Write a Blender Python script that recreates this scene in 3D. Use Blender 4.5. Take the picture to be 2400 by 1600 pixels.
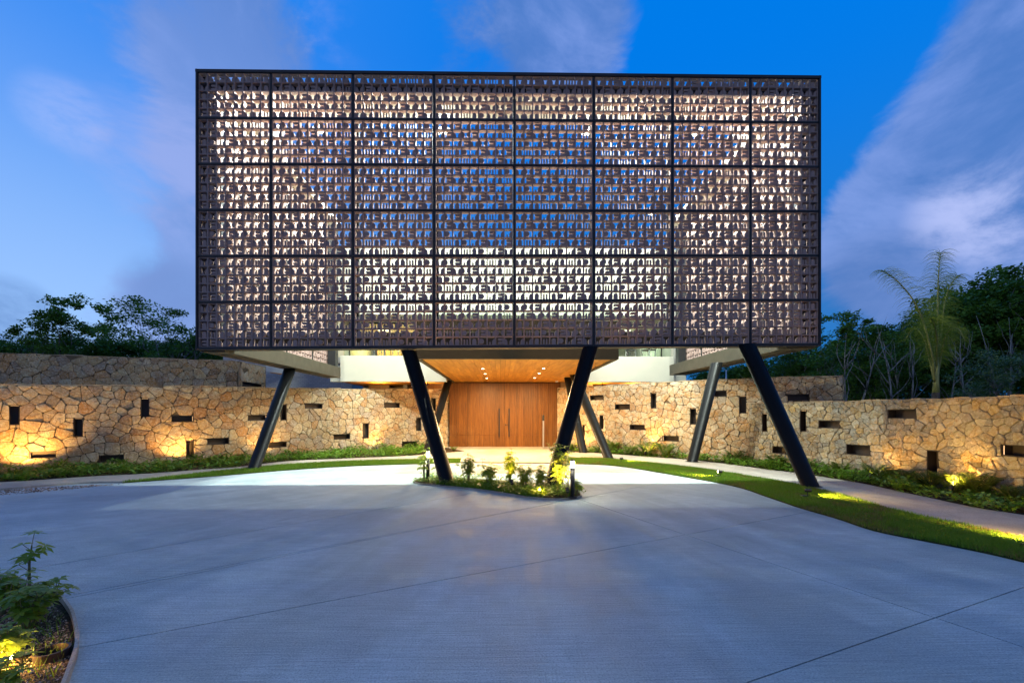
import bpy, math, random
import numpy as np
from mathutils import Vector, noise as mnoise
R = math.radians
rnd = random.Random(7)
scene = bpy.context.scene
for o in list(bpy.data.objects): bpy.data.objects.remove(o)
col = scene.collection

# ------------------------------------------------------------------ camera
CAM_H, F, HOR, CX, YAW = 1.6, 1000.0, 970.0, 1200.0, 0.026
cd = bpy.data.cameras.new('camera'); cam = bpy.data.objects.new('camera', cd); col.objects.link(cam)
cam.location = (0, 0, CAM_H); cam.rotation_euler = (R(90), 0, -YAW)
cd.sensor_width = 36; cd.lens = 36*F/2400; cd.shift_y = (HOR-800)/2400
cd.clip_end = 2000; cd.clip_start = .05
scene.camera = cam

# ------------------------------------------------------------------ exposure, sky, sun
vs = scene.view_settings
vs.view_transform = 'Standard'; vs.look = 'None'; vs.gamma = 1; vs.exposure = 0.0; vs.use_curve_mapping = False
scene.cycles.max_bounces = 8; scene.cycles.diffuse_bounces = 3; scene.cycles.glossy_bounces = 3
scene.cycles.transmission_bounces = 6; scene.cycles.transparent_max_bounces = 10
scene.cycles.caustics_reflective = False; scene.cycles.caustics_refractive = False
scene.cycles.sample_clamp_indirect = 4.0
scene.cycles.use_denoising = True

FW = Vector((math.sin(YAW), math.cos(YAW), 0)); RT = Vector((math.cos(YAW), -math.sin(YAW), 0))
def ray(px, py): return FW + RT*((px-CX)/F) + Vector((0, 0, (HOR-py)/F))
def G(px, py, z=0.0):
    d = ray(px, py); t = (z-CAM_H)/d.z
    return Vector((0, 0, CAM_H)) + d*t
def at(px, py, Y):
    d = ray(px, py); return Vector((0, 0, CAM_H)) + d*(Y/d.y)

world = bpy.data.worlds.new('World'); scene.world = world; world.use_nodes = True
def make_world():
    nt = world.node_tree; N = nt.nodes; L = nt.links; N.clear()
    def nd(t, **k):
        n = N.new(t)
        for a, b in k.items(): setattr(n, a, b)
        return n
    def val(x): return x
    def math_(op, a, b=None, clamp=False):
        n = nd('ShaderNodeMath', operation=op); n.use_clamp = clamp
        for i, v in enumerate((a, b)):
            if v is None: continue
            if hasattr(v, 'links'): L.new(v, n.inputs[i])
            else: n.inputs[i].default_value = v
        return n.outputs[0]
    def maprange(v, a, b, c, d):
        n = nd('ShaderNodeMapRange', interpolation_type='SMOOTHSTEP')
        L.new(v, n.inputs[0])
        for i, q in enumerate((a, b, c, d)): n.inputs[i+1].default_value = q
        return n.outputs[0]
    def mixc(f, a, b):
        n = nd('ShaderNodeMix', data_type='RGBA')
        if hasattr(f, 'links'): L.new(f, n.inputs[0])
        else: n.inputs[0].default_value = f
        for i, v in ((6, a), (7, b)):
            if hasattr(v, 'links'): L.new(v, n.inputs[i])
            else: n.inputs[i].default_value = (*v, 1)
        return n.outputs[2]
    tc = nd('ShaderNodeTexCoord'); D = tc.outputs['Generated']
    nrm = nd('ShaderNodeVectorMath', operation='NORMALIZE'); L.new(D, nrm.inputs[0]); D = nrm.outputs[0]
    def dot(v):
        n = nd('ShaderNodeVectorMath', operation='DOT_PRODUCT'); L.new(D, n.inputs[0]); n.inputs[1].default_value = tuple(v); return n.outputs['Value']
    def lobe(px, py, deg, amp):
        v = ray(px, py).normalized()
        return math_('MULTIPLY', maprange(dot(v), math.cos(R(deg)), math.cos(R(deg*0.12)), 0, 1), amp)
    sep = nd('ShaderNodeSeparateXYZ'); L.new(D, sep.inputs[0])
    z = sep.outputs[2]; x = sep.outputs[0]
    # dusk gradient: deep blue overhead, paler towards the left (west) horizon
    east = maprange(x, -.72, .15, 0, 1)
    low = mixc(east, (.33, .56, .98), (.02, .20, .58))
    high = mixc(east, (.035, .25, .86), (.0, .19, .78))
    up = maprange(z, .08, .66, 0, 1)
    base = mixc(up, low, high)
    # behind the camera the afterglow is greyer and lilac
    back = maprange(sep.outputs[1], .25, -.6, 0, 1)
    base = mixc(math_('MULTIPLY', back, .75), base, (.17, .225, .40))
    # clouds: perspective mapping on a flat cloud deck
    zz = math_('ADD', math_('MAXIMUM', z, 0.0), .22)
    px = math_('DIVIDE', x, zz); py = math_('DIVIDE', sep.outputs[1], zz)
    cb = nd('ShaderNodeCombineXYZ'); L.new(px, cb.inputs[0]); L.new(math_('MULTIPLY', py, .8), cb.inputs[1])
    def noise(scale, detail, off, rough=.5):
        m = nd('ShaderNodeVectorMath', operation='ADD'); L.new(cb.outputs[0], m.inputs[0]); m.inputs[1].default_value = off
        n = nd('ShaderNodeTexNoise'); n.inputs['Scale'].default_value = scale; n.inputs['Detail'].default_value = detail
        n.inputs['Roughness'].default_value = rough; n.inputs['Distortion'].default_value = .35
        L.new(m.outputs[0], n.inputs['Vector']); return n.outputs[0]
    n1 = noise(1.5, 5, (3.1, 1.7, 0)); nn = nd('ShaderNodeTexNoise'); nn.inputs['Scale'].default_value = 3.4; nn.inputs['Detail'].default_value = 9; nn.inputs['Roughness'].default_value = .62; nn.inputs['Distortion'].default_value = .5
    sc_ = nd('ShaderNodeVectorMath', operation='MULTIPLY'); L.new(D, sc_.inputs[0]); sc_.inputs[1].default_value = (1, 1, 1.7); L.new(sc_.outputs[0], nn.inputs['Vector']); n2 = nn.outputs[0]
    cov = math_('ADD', math_('MULTIPLY', n1, .25), math_('MULTIPLY', n2, 1.10))
    for a in ((2330, 330, 17, .29), (2170, 520, 10, .22), (2390, 120, 14, .20), (2100, 640, 9, .22), (1240, -60, 17, .26), (1330, 60, 9, .16),
              (480, 60, 12, .26), (600, 190, 10, .20), (390, 460, 8, .22), (360, 600, 8, .24), (150, 265, 4.5, .28), (430, 740, 6, .18), (230, 690, 6, .06), (2350, 640, 8, .2),
              (1800, 200, 16, -.35), (1960, 60, 10, -.25), (860, 40, 8, -.15), (1600, 500, 25, -.12), (60, 420, 12, -.3), (180, 560, 9, -.15), (1960, 780, 5, -.1), (40, 100, 10, -.12)):
        cov = math_('ADD', cov, lobe(*a))
    mask = maprange(cov, .70, .96, 0, 1)
    tone = maprange(n2, .36, .66, 0, 1)
    ctone = mixc(tone, (.09, .20, .52), (.24, .35, .74))
    ctone = mixc(math_('MULTIPLY', lobe(330, 520, 30, 1), .55), ctone, (.27, .39, .80))
    c = mixc(math_('MULTIPLY', mask, .80), base, ctone)
    wisp = math_('MULTIPLY', math_('ADD', math_('ADD', lobe(2290, 495, 5.5, 1.0), lobe(2380, 640, 4, .4)), lobe(150, 268, 3.5, .45)), maprange(n2, .40, .62, 0, 1), True)
    c = mixc(math_('MULTIPLY', wisp, .6), c, (.58, .64, 1.0))
    pinkish = math_('MULTIPLY', math_('ADD', lobe(400, 400, 9, .8), lobe(640, 60, 9, .6)), maprange(n2, .42, .62, 0, 1), True)
    c = mixc(math_('MULTIPLY', pinkish, .40), c, (.40, .46, .84))
    dk = math_('MULTIPLY', math_('ADD', math_('ADD', lobe(10, 740, 4, 1), lobe(400, 690, 5, .45)), lobe(2050, 680, 7, .6)), maprange(n2, .35, .55, .3, 1), True)
    c = mixc(math_('MULTIPLY', dk, .7), c, (.05, .14, .40))
    below = maprange(z, -.06, -.01, 1, 0)
    c = mixc(below, c, (.04, .05, .06))
    bg = nd('ShaderNodeBackground'); L.new(c, bg.inputs[0]); bg.inputs[1].default_value = 1.05
    out = nd('ShaderNodeOutputWorld'); L.new(bg.outputs[0], out.inputs[0])
make_world()
world.cycles.sampling_method = 'MANUAL'; world.cycles.sample_map_resolution = 512
sd = bpy.data.lights.new('sun', 'SUN'); sd.energy = 0.06; sd.angle = R(40); sd.color = (1, .82, .78)
so = bpy.data.objects.new('sun', sd); col.objects.link(so); so.rotation_euler = (R(70), 0, R(-20))

# lamp powers (the fixtures themselves are built further down)
P_FLOOD, P_DOWN, P_BOLLARD, P_SPOT, P_UP, P_ROOM = 1900, 200, 130, 380, 165, 260

# ------------------------------------------------------------------ helpers
def tag(o, label=None, cat=None, group=None, kind=None):
    for k, v in (('label', label), ('category', cat), ('group', group), ('kind', kind)):
        if v: o[k] = v
    return o
def empty(name, loc, label, cat, group=None):
    o = bpy.data.objects.new(name, None); o.location = loc; o.empty_display_size = .2; col.objects.link(o)
    return tag(o, label, cat, group)
class MB:
    def __init__(s): s.v = []; s.f = []; s.smooth = False
    def add(s, vs_, fs):
        k = len(s.v); s.v.extend([tuple(p) for p in vs_]); s.f.extend([tuple(i+k for i in f) for f in fs]); return s
    def box(s, x0, x1, y0, y1, z0, z1):
        return s.add([(x0,y0,z0),(x1,y0,z0),(x1,y1,z0),(x0,y1,z0),(x0,y0,z1),(x1,y0,z1),(x1,y1,z1),(x0,y1,z1)],
                     [(0,3,2,1),(4,5,6,7),(0,1,5,4),(1,2,6,5),(2,3,7,6),(3,0,4,7)])
    def prism(s, poly, z0, z1):
        a = sum(poly[i][0]*poly[(i+1)%len(poly)][1]-poly[(i+1)%len(poly)][0]*poly[i][1] for i in range(len(poly)))
        if a < 0: poly = poly[::-1]
        n = len(poly)
        return s.add([(p[0],p[1],z0) for p in poly]+[(p[0],p[1],z1) for p in poly],
                     [tuple(range(n))[::-1], tuple(range(n, 2*n))]+[(i,(i+1)%n,n+(i+1)%n,n+i) for i in range(n)])
    def tube(s, pts, rad, n=8, cap=True):
        pts = [Vector(p) for p in pts]
        if not hasattr(rad, '__len__'): rad = [rad]*len(pts)
        vs_, fs = [], []
        for i, p in enumerate(pts):
            d = (pts[min(i+1, len(pts)-1)]-pts[max(i-1, 0)])
            d = d.normalized() if d.length > 1e-9 else Vector((0,0,1))
            a = d.cross(Vector((0,0,1)) if abs(d.z) < .9 else Vector((1,0,0))).normalized(); b = d.cross(a)
            for k in range(n):
                t = 2*math.pi*k/n
                vs_.append(p+(a*math.cos(t)+b*math.sin(t))*rad[i])
        for i in range(len(pts)-1):
            for k in range(n):
                fs.append((i*n+k, (i+1)*n+k, (i+1)*n+(k+1)%n, i*n+(k+1)%n))
        if cap: fs += [tuple(range(n)), tuple(range((len(pts)-1)*n, len(pts)*n))[::-1]]
        return s.add(vs_, fs)
    def mesh(s, name, mat, smooth=False):
        m = bpy.data.meshes.new(name); m.from_pydata(s.v, [], s.f)
        if mat: m.materials.append(mat)
        if smooth: m.polygons.foreach_set('use_smooth', [True]*len(m.polygons))
        m.update(); return m
    def build(s, name, mat, parent=None, smooth=False, bevel=0, **tg):
        o = bpy.data.objects.new(name, s.mesh(name, mat, smooth)); col.objects.link(o)
        if parent is not None: put(o, parent)
        if bevel:
            b = o.modifiers.new('bevel', 'BEVEL'); b.width = bevel; b.segments = 2; b.limit_method = 'ANGLE'
        return tag(o, **tg)
def wpos(o):
    p = Vector(o.location)
    while o.parent: o = o.parent; p += Vector(o.location)
    return p
def put(o, parent):          # o's mesh is in world coordinates: keep it there under the parent
    o.parent = parent; o.location = Vector(o.location)-wpos(parent)
def quads(name, V, mat, parent=None, nper=4, **tg):   # V: (n, nper, 3) array of loose faces
    V = np.asarray(V, dtype=np.float32); n = len(V)
    m = bpy.data.meshes.new(name); m.vertices.add(n*nper); m.loops.add(n*nper); m.polygons.add(n)
    m.vertices.foreach_set('co', V.reshape(-1)); m.loops.foreach_set('vertex_index', np.arange(n*nper, dtype=np.int32))
    m.polygons.foreach_set('loop_start', np.arange(0, n*nper, nper, dtype=np.int32))
    m.materials.append(mat); m.update(); m.validate()
    o = bpy.data.objects.new(name, m); col.objects.link(o)
    if parent is not None: put(o, parent)
    return tag(o, **tg)
def light(name, kind, loc, power, color, parent=None, size=.1, rot=None, target=None, spot=None, blend=.5, spread=None):
    d = bpy.data.lights.new(name, kind); d.energy = power; d.color = color
    if kind == 'AREA': d.shape = 'DISK'; d.size = size
    else: d.shadow_soft_size = size
    if kind == 'SPOT' and spot: d.spot_size = R(spot); d.spot_blend = blend
    if spread and kind == 'AREA': d.spread = R(spread)
    o = bpy.data.objects.new(name, d); col.objects.link(o); o.location = loc
    if target is not None: o.rotation_euler = (Vector(target)-Vector(loc)).to_track_quat('-Z', 'Y').to_euler()
    if parent is not None: put(o, parent)
    return o

# ------------------------------------------------------------------ materials
def mat(name, base, rough=.6, metal=0, spec=.5, build=None, emit=None, alpha=None):
    m = bpy.data.materials.new(name); m.use_nodes = True; nt = m.node_tree; b = nt.nodes['Principled BSDF']
    b.inputs['Base Color'].default_value = (*base, 1); b.inputs['Roughness'].default_value = rough; b.inputs['Metallic'].default_value = metal
    b.inputs['Specular IOR Level'].default_value = spec
    if emit: b.inputs['Emission Color'].default_value = (*emit[0], 1); b.inputs['Emission Strength'].default_value = emit[1]
    if build: build(nt, b)
    return m
class NT:
    def __init__(s, nt): s.nt = nt; s.N = nt.nodes; s.L = nt.links
    def n(s, t, ins={}, **k):
        x = s.N.new(t)
        for a, b in k.items(): setattr(x, a, b)
        for a, b in ins.items():
            if hasattr(b, 'links'): s.L.new(b, x.inputs[a])
            else: x.inputs[a].default_value = b
        return x
    def coord(s, scale=(1,1,1), rot=(0,0,0)):
        tc = s.n('ShaderNodeTexCoord'); mp = s.n('ShaderNodeMapping', {'Vector': tc.outputs['Object'], 'Scale': scale, 'Rotation': rot})
        return mp.outputs[0]
    def noise(s, v, scale, detail=4, rough=.55, dist=0):
        return s.n('ShaderNodeTexNoise', {'Vector': v, 'Scale': scale, 'Detail': detail, 'Roughness': rough, 'Distortion': dist}).outputs[0]
    def mix(s, f, a, b, blend='MIX'):
        x = s.n('ShaderNodeMix', data_type='RGBA', blend_type=blend)
        for i, v in ((0, f), (6, a), (7, b)):
            if hasattr(v, 'links'): s.L.new(v, x.inputs[i])
            else: x.inputs[i].default_value = (*v, 1) if hasattr(v, '__len__') else v
        return x.outputs[2]
    def ramp(s, f, stops, interp='LINEAR'):
        x = s.n('ShaderNodeValToRGB', {'Fac': f}); e = x.color_ramp.elements; x.color_ramp.interpolation = interp
        while len(e) < len(stops): e.new(.5)
        for i, (p, c) in enumerate(stops): e[i].position = p; e[i].color = (*c, 1)
        return x.outputs[0]
    def mr(s, v, a, b, c=0, d=1):
        return s.n('ShaderNodeMapRange', {0: v, 1: a, 2: b, 3: c, 4: d}).outputs[0]
    def math(s, op, a, b=0.0):
        return s.n('ShaderNodeMath', {0: a, 1: b}, operation=op).outputs[0]
    def bump(s, h, strength, dist, b):
        x = s.n('ShaderNodeBump', {'Height': h, 'Strength': strength, 'Distance': dist}); s.L.new(x.outputs[0], b.inputs['Normal'])
def stone_mat(name, stops, patch, blotch=.5):
    def bld(nt, b):
        T = NT(nt); v = T.coord(); oi = T.n('ShaderNodeObjectInfo').outputs['Random']
        c = T.ramp(oi, stops)
        n1 = T.noise(v, 5.0, 8, .72, .4); n2 = T.noise(v, 17, 6, .75); n3 = T.noise(v, 2.1, 3, .5)
        c = T.mix(T.mr(n1, .46, .60, 0, blotch), c, patch)
        c = T.mix(T.mr(n3, .52, .68, 0, .35), c, (.30, .30, .29))
        c = T.mix(T.mr(n2, .48, .66, .0, .75), c, T.mix(.6, c, (.80, .74, .62)))
        c = T.mix(T.mr(n2, .30, .44, .55, 0), c, (.12, .085, .055))
        nt.links.new(c, b.inputs['Base Color'])
        T.bump(T.math('ADD', T.math('MULTIPLY', n1, 1.3), n2), 1.0, .045, b)
    return mat(name, (.4, .3, .2), .88, spec=.2, build=bld)
M = {}
M['stone'] = stone_mat('limestone', [(0, (.44,.30,.15)), (.2, (.56,.43,.24)), (.4, (.40,.28,.15)), (.55, (.60,.49,.31)), (.7, (.48,.25,.09)), (.85, (.44,.37,.28)), (1, (.30,.185,.10))], (.42, .225, .085), .7)
M['stone_warm'] = stone_mat('golden_limestone', [(0, (.50,.38,.22)), (.25, (.58,.46,.28)), (.45, (.44,.28,.13)), (.6, (.62,.52,.36)), (.8, (.46,.36,.22)), (1, (.34,.22,.12))], (.52, .24, .06), .7)
M['stone_small'] = stone_mat('small_limestone', [(0, (.48,.40,.24)), (.2, (.56,.47,.28)), (.4, (.34,.33,.27)), (.55, (.60,.53,.38)), (.7, (.50,.35,.14)), (.85, (.30,.29,.25)), (1, (.46,.38,.26))], (.50, .28, .07), .55)
def mort(nt, b):
    T = NT(nt); v = T.coord(); n = T.noise(v, 9, 5)
    nt.links.new(T.mix(n, (.10,.075,.045), (.20,.15,.095)), b.inputs['Base Color']); T.bump(T.noise(v, 30), .6, .01, b)
M['mortar'] = mat('mortar', (.2,.15,.1), .95, spec=.1, build=mort)
def cape(nt, b):
    T = NT(nt); v = T.coord(); n = T.noise(v, 5, 6, .6)
    nt.links.new(T.ramp(n, [(.3, (.30,.22,.14)), (.5, (.44,.35,.23)), (.7, (.36,.22,.12))]), b.inputs['Base Color']); T.bump(T.noise(v, 18, 5), .8, .015, b)
M['end_stone'] = mat('wall_end_stone', (.4,.3,.2), .9, spec=.15, build=cape)
def concrete(brush_deg, dark, light_, brush, radial=True):
    def bld(nt, b):
        T = NT(nt); oi = T.n('ShaderNodeObjectInfo').outputs['Random']; v = T.coord()
        vb = T.coord((1.2, 46, 1), (0, 0, R(-brush_deg)))
        g = T.noise(vb, 1.5, 3, .6); f = T.noise(v, .5, 5, .6); h = T.noise(v, 75, 3, .7); md = T.noise(v, 4.5, 6, .7)
        t = T.math('MULTIPLY', f, .6)
        if radial:      # long tonal streaks fanning out from a point beyond the island, with fainter arcs
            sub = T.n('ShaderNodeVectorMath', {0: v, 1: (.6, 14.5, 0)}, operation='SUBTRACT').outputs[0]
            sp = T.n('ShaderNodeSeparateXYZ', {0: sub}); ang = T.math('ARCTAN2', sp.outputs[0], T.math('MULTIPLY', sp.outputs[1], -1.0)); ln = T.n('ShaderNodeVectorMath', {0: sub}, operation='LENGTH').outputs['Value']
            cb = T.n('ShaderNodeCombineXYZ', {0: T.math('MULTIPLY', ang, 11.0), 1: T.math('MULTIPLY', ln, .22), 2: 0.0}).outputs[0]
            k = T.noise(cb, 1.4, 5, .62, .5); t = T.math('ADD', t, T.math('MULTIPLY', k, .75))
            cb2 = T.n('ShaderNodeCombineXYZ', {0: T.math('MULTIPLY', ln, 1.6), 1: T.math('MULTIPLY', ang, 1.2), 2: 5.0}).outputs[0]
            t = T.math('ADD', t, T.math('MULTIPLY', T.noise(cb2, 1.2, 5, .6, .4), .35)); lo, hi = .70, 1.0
        else: t = T.math('ADD', t, T.math('MULTIPLY', md, .4)); lo, hi = .38, .62
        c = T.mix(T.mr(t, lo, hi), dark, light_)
        c = T.mix(T.mr(md, .35, .65, .22, 0), c, tuple(q*.6 for q in dark))
        c = T.mix(T.mr(h, .36, .50, .55, 0), c, tuple(q*.45 for q in dark))
        c = T.mix(T.mr(h, .56, .70, 0, .35), c, tuple(min(1, q*1.35) for q in light_))
        c = T.mix(T.mr(g, .38, .60, brush, 0), c, tuple(q*.5 for q in dark))
        c = T.mix(T.mr(T.noise(v, 1.3, 6, .75), .64, .72, 0, .35), c, tuple(q*.4 for q in dark))
        c = T.mix(T.mr(oi, 0, 1, 0, .10), c, dark)
        nt.links.new(c, b.inputs['Base Color'])
        nt.links.new(T.mr(t, lo, hi, .55, .8), b.inputs['Roughness'])
        T.bump(T.math('ADD', T.math('MULTIPLY', g, 1.0), T.math('MULTIPLY', h, .5)), .7, .010, b)
    return bld
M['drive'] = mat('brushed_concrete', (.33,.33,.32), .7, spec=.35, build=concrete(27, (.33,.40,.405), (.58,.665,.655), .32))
M['walk'] = mat('walk_concrete', (.4,.36,.3), .75, spec=.3, build=concrete(35, (.34,.30,.245), (.50,.455,.38), .05, False))
M['joint'] = mat('joint_filler', (.035,.035,.035), .9)
def soilb(nt, b):
    T = NT(nt); v = T.coord(); n = T.noise(v, 30, 6, .7); n2 = T.noise(v, 2, 3)
    nt.links.new(T.mix(T.mr(n, .4, .7), T.mix(n2, (.025,.017,.010), (.06,.045,.028)), (.11,.08,.05)), b.inputs['Base Color']); T.bump(n, 1, .03, b)
M['soil'] = mat('dark_soil', (.05,.035,.02), .95, spec=.1, build=soilb)
def groundb(nt, b):
    T = NT(nt); v = T.coord(); n = T.noise(v, .6, 6, .7)
    nt.links.new(T.mix(n, (.02,.03,.012), (.05,.045,.025)), b.inputs['Base Color'])
M['ground'] = mat('ground_cover_earth', (.03,.03,.02), .95, spec=.1, build=groundb)
M['turf'] = mat('turf_base', (.03,.06,.012), .95, spec=.1, build=lambda nt, b: nt.links.new(NT(nt).mix(NT(nt).mr(NT(nt).noise(NT(nt).coord(), 3, 5), .35, .65), (.022,.045,.008), (.07,.07,.03)), b.inputs['Base Color']))
def leafm(name, a, bcol, trans=.35, rough=.45, sc=1.5, spec=.35):
    m = bpy.data.materials.new(name); m.use_nodes = True; nt = m.node_tree; b = nt.nodes['Principled BSDF']; T = NT(nt)
    oi = T.n('ShaderNodeObjectInfo').outputs['Random']; v = T.coord()
    n = T.noise(v, sc, 3); isl = T.n('ShaderNodeNewGeometry').outputs['Random Per Island']
    f = T.math('ADD', T.math('MULTIPLY', n, .5), T.math('MULTIPLY', isl, .5))
    c = T.mix(f, a, bcol); c = T.mix(T.mr(oi, 0, 1, 0, .35), c, T.mix(.5, c, (.03,.05,.01)))
    nt.links.new(c, b.inputs['Base Color']); b.inputs['Roughness'].default_value = rough; b.inputs['Specular IOR Level'].default_value = spec
    tr = T.n('ShaderNodeBsdfTranslucent', {'Color': T.mix(.5, c, (.25,.4,.03))}); mx = T.n('ShaderNodeMixShader', {0: trans, 1: b.outputs[0], 2: tr.outputs[0]})
    nt.links.new(mx.outputs[0], nt.nodes['Material Output'].inputs[0]); return m
M['leaf_tree'] = leafm('tree_leaves', (.045,.12,.02), (.15,.28,.05), .25, sc=.4, spec=.12)
M['leaf_dark'] = leafm('dark_tree_leaves', (.03,.085,.014), (.11,.22,.035), .2, sc=.4, spec=.12)
M['leaf_pale'] = leafm('feathery_leaves', (.07,.12,.05), (.16,.22,.09), .25, sc=.8)
M['leaf_sch'] = leafm('glossy_leaves', (.10,.22,.018), (.38,.44,.045), .48, .35, 6)
M['leaf_cover'] = leafm('groundcover_leaves', (.06,.18,.015), (.20,.34,.04), .3, .35, 3)
M['leaf_fern'] = leafm('fern_fronds', (.05,.12,.015), (.18,.24,.04), .35, .4, 3)
M['grass'] = leafm('grass_blades', (.06,.18,.008), (.18,.33,.03), .38, .5, 1.2)
M['grass_dry'] = leafm('dry_grass_blades', (.14,.115,.03), (.26,.21,.07), .3, .6, 1.2)
M['palm'] = leafm('palm_leaflets', (.16,.22,.02), (.42,.42,.04), .4, .4, 1)  # yellow of warm lamplight put into the leaf colour
def barkb(c1, c2):
    def f(nt, b):
        T = NT(nt); v = T.coord((1,1,.35)); n = T.noise(v, 6, 5, .7)
        nt.links.new(T.mix(T.mr(n, .35, .65), c1, c2), b.inputs['Base Color']); T.bump(n, .7, .03, b)
    return f
M['bark'] = mat('pale_bark', (.3,.28,.25), .9, spec=.1, build=barkb((.09,.085,.085), (.30,.29,.285)))
M['bark_dark'] = mat('brown_bark', (.1,.08,.06), .9, spec=.1, build=barkb((.05,.04,.03), (.16,.12,.09)))
M['palmstem'] = mat('palm_stem', (.3,.3,.06), .6, build=barkb((.22,.22,.05), (.42,.36,.10)))
M['stem'] = mat('green_stem', (.14,.14,.05), .6, build=barkb((.08,.09,.03), (.22,.20,.08)))
def blockb(nt, b):
    T = NT(nt); v = T.coord(); oi = T.n('ShaderNodeObjectInfo').outputs['Random']; n = T.noise(v, 1.3, 4); n2 = T.noise(v, 40, 4)
    c = T.mix(T.mr(n, .3, .7), (.40,.275,.24), (.50,.36,.315)); c = T.mix(T.mr(oi, 0, 1, 0, .18), c, (.28,.21,.18)); c = T.mix(T.mr(n2, .4, .7, 0, .3), c, (.27,.20,.17))
    nt.links.new(c, b.inputs['Base Color']); T.bump(n2, .4, .004, b)
M['block'] = mat('terracotta_block', (.42,.28,.23), .85, spec=.2, build=blockb)
def pmetal(c, r0=.3, r1=.5):
    def f(nt, b):
        T = NT(nt); v = T.coord(); n = T.noise(v, 3, 5)
        nt.links.new(T.mr(n, .3, .7, r0, r1), b.inputs['Roughness']); nt.links.new(T.mix(T.mr(n, .4, .7, 0, .4), c, tuple(q*.7 for q in c)), b.inputs['Base Color'])
    return f
M['black'] = mat('black_steel', (.018,.019,.022), .35, .3, build=pmetal((.018,.019,.022), .38, .58))
M['column'] = mat('column_paint', (.012,.013,.014), .55, 0, spec=.12, build=pmetal((.008,.0085,.009), .30, .42))
M['bronze'] = mat('bronze_sheet', (.06,.05,.045), .5, .6, build=pmetal((.07,.055,.048), .45, .6))
M['taupe'] = mat('taupe_beam_paint', (.06,.052,.04), .6, spec=.3, build=pmetal((.062,.054,.038), .5, .65))
M['beam_tan'] = mat('tan_roof_beam_paint', (.3,.24,.17), .7, spec=.2, build=pmetal((.50,.45,.36), .6, .7))
def creamb(c):
    def f(nt, b):
        T = NT(nt); v = T.coord(); n = T.noise(v, 1.2, 5); n2 = T.noise(v, 40, 3)
        nt.links.new(T.mix(T.mr(n, .35, .65), c, tuple(q*.93 for q in c)), b.inputs['Base Color']); T.bump(n2, .15, .004, b)
    return f
M['cream'] = mat('cream_stucco', (.62,.58,.49), .85, spec=.2, build=creamb((.50,.475,.395)))
M['white'] = mat('white_stucco', (.66,.64,.60), .85, spec=.2, build=creamb((.62,.60,.58)))
def woodb(c1, c2, axis_scale, grain=1.0):
    def f(nt, b):
        T = NT(nt); oi = T.n('ShaderNodeObjectInfo').outputs['Random']; v = T.coord(axis_scale)
        off = T.n('ShaderNodeVectorMath', {0: v, 1: T.n('ShaderNodeCombineXYZ', {0: T.math('MULTIPLY', oi, 7.0), 1: T.math('MULTIPLY', oi, 13.0)}).outputs[0]}, operation='ADD').outputs[0]
        n = T.noise(off, 3.0, 6, .62, .6)
        c = T.mix(T.mr(n, .35, .68), c1, c2); c = T.mix(T.mr(oi, 0, 1, 0, .45), c, tuple(q*.55 for q in c1))
        nt.links.new(c, b.inputs['Base Color']); T.bump(n, .2, .003, b)
    return f
M['wood_ceil'] = mat('ceiling_wood', (.4,.2,.07), .5, spec=.3, build=woodb((.50,.19,.025), (.76,.35,.05), (3, .35, 1)))
M['wood_door'] = mat('door_wood', (.4,.2,.07), .45, spec=.35, build=woodb((.13,.045,.006), (.25,.096,.014), (7, 7, .45)))
M['dark_gap'] = mat('shadow_gap_backing', (.02,.012,.006), .9)
def glassm(name, c, rough=.02):
    m = bpy.data.materials.new(name); m.use_nodes = True; nt = m.node_tree; nt.nodes.remove(nt.nodes['Principled BSDF']); T = NT(nt)
    tr = T.n('ShaderNodeBsdfTransparent', {'Color': (*c, 1)}); gl = T.n('ShaderNodeBsdfGlossy', {'Color': (1,1,1,1), 'Roughness': rough})
    fr = T.n('ShaderNodeFresnel', {0: 1.45}); mx = T.n('ShaderNodeMixShader', {0: fr.outputs[0], 1: tr.outputs[0], 2: gl.outputs[0]})
    nt.links.new(mx.outputs[0], nt.nodes['Material Output'].inputs[0]); return m
M['glass'] = glassm('clear_glass', (.86,.93,.89))
M['led'] = mat('led_strip', (1,.8,.5), .5, emit=((1,.58,.26), 3))
M['lampwarm'] = mat('warm_lamp_glass', (1,.9,.7), .5, emit=((1,.82,.55), 30))
M['lampcool'] = mat('cool_lamp_glass', (1,1,1), .5, emit=((.92,1,.93), 60))
M['spotglass'] = mat('spot_lens', (1,.9,.6), .4, emit=((1,.72,.32), 45))
M['downglass'] = mat('downlight_lens', (1,.9,.7), .4, emit=((1,.80,.50), 14))
M['room'] = mat('room_ceiling_light', (1,1,1), .5, emit=((1,.86,.62), 3))
M['cabinet'] = mat('timber_cabinet', (.42,.26,.11), .6, build=woodb((.36,.22,.09), (.52,.34,.15), (3,3,.4)))
M['floor'] = mat('terrace_tile', (.42,.38,.32), .6, build=creamb((.42,.38,.32)))
M['steel'] = mat('brushed_steel', (.55,.53,.50), .35, .9, build=pmetal((.55,.53,.50), .3, .45))
M['plastic'] = mat('white_plastic', (.7,.7,.68), .4)
M['rubber'] = mat('black_plastic', (.02,.02,.02), .5)
M['pebble'] = mat('pebbles', (.3,.26,.2), .8, build=lambda nt, b: nt.links.new(NT(nt).ramp(NT(nt).n('ShaderNodeNewGeometry').outputs['Random Per Island'], [(0, (.08,.05,.03)), (.5, (.22,.15,.09)), (.85, (.36,.28,.2)), (1, (.6,.56,.5))]), b.inputs['Base Color']))
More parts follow.
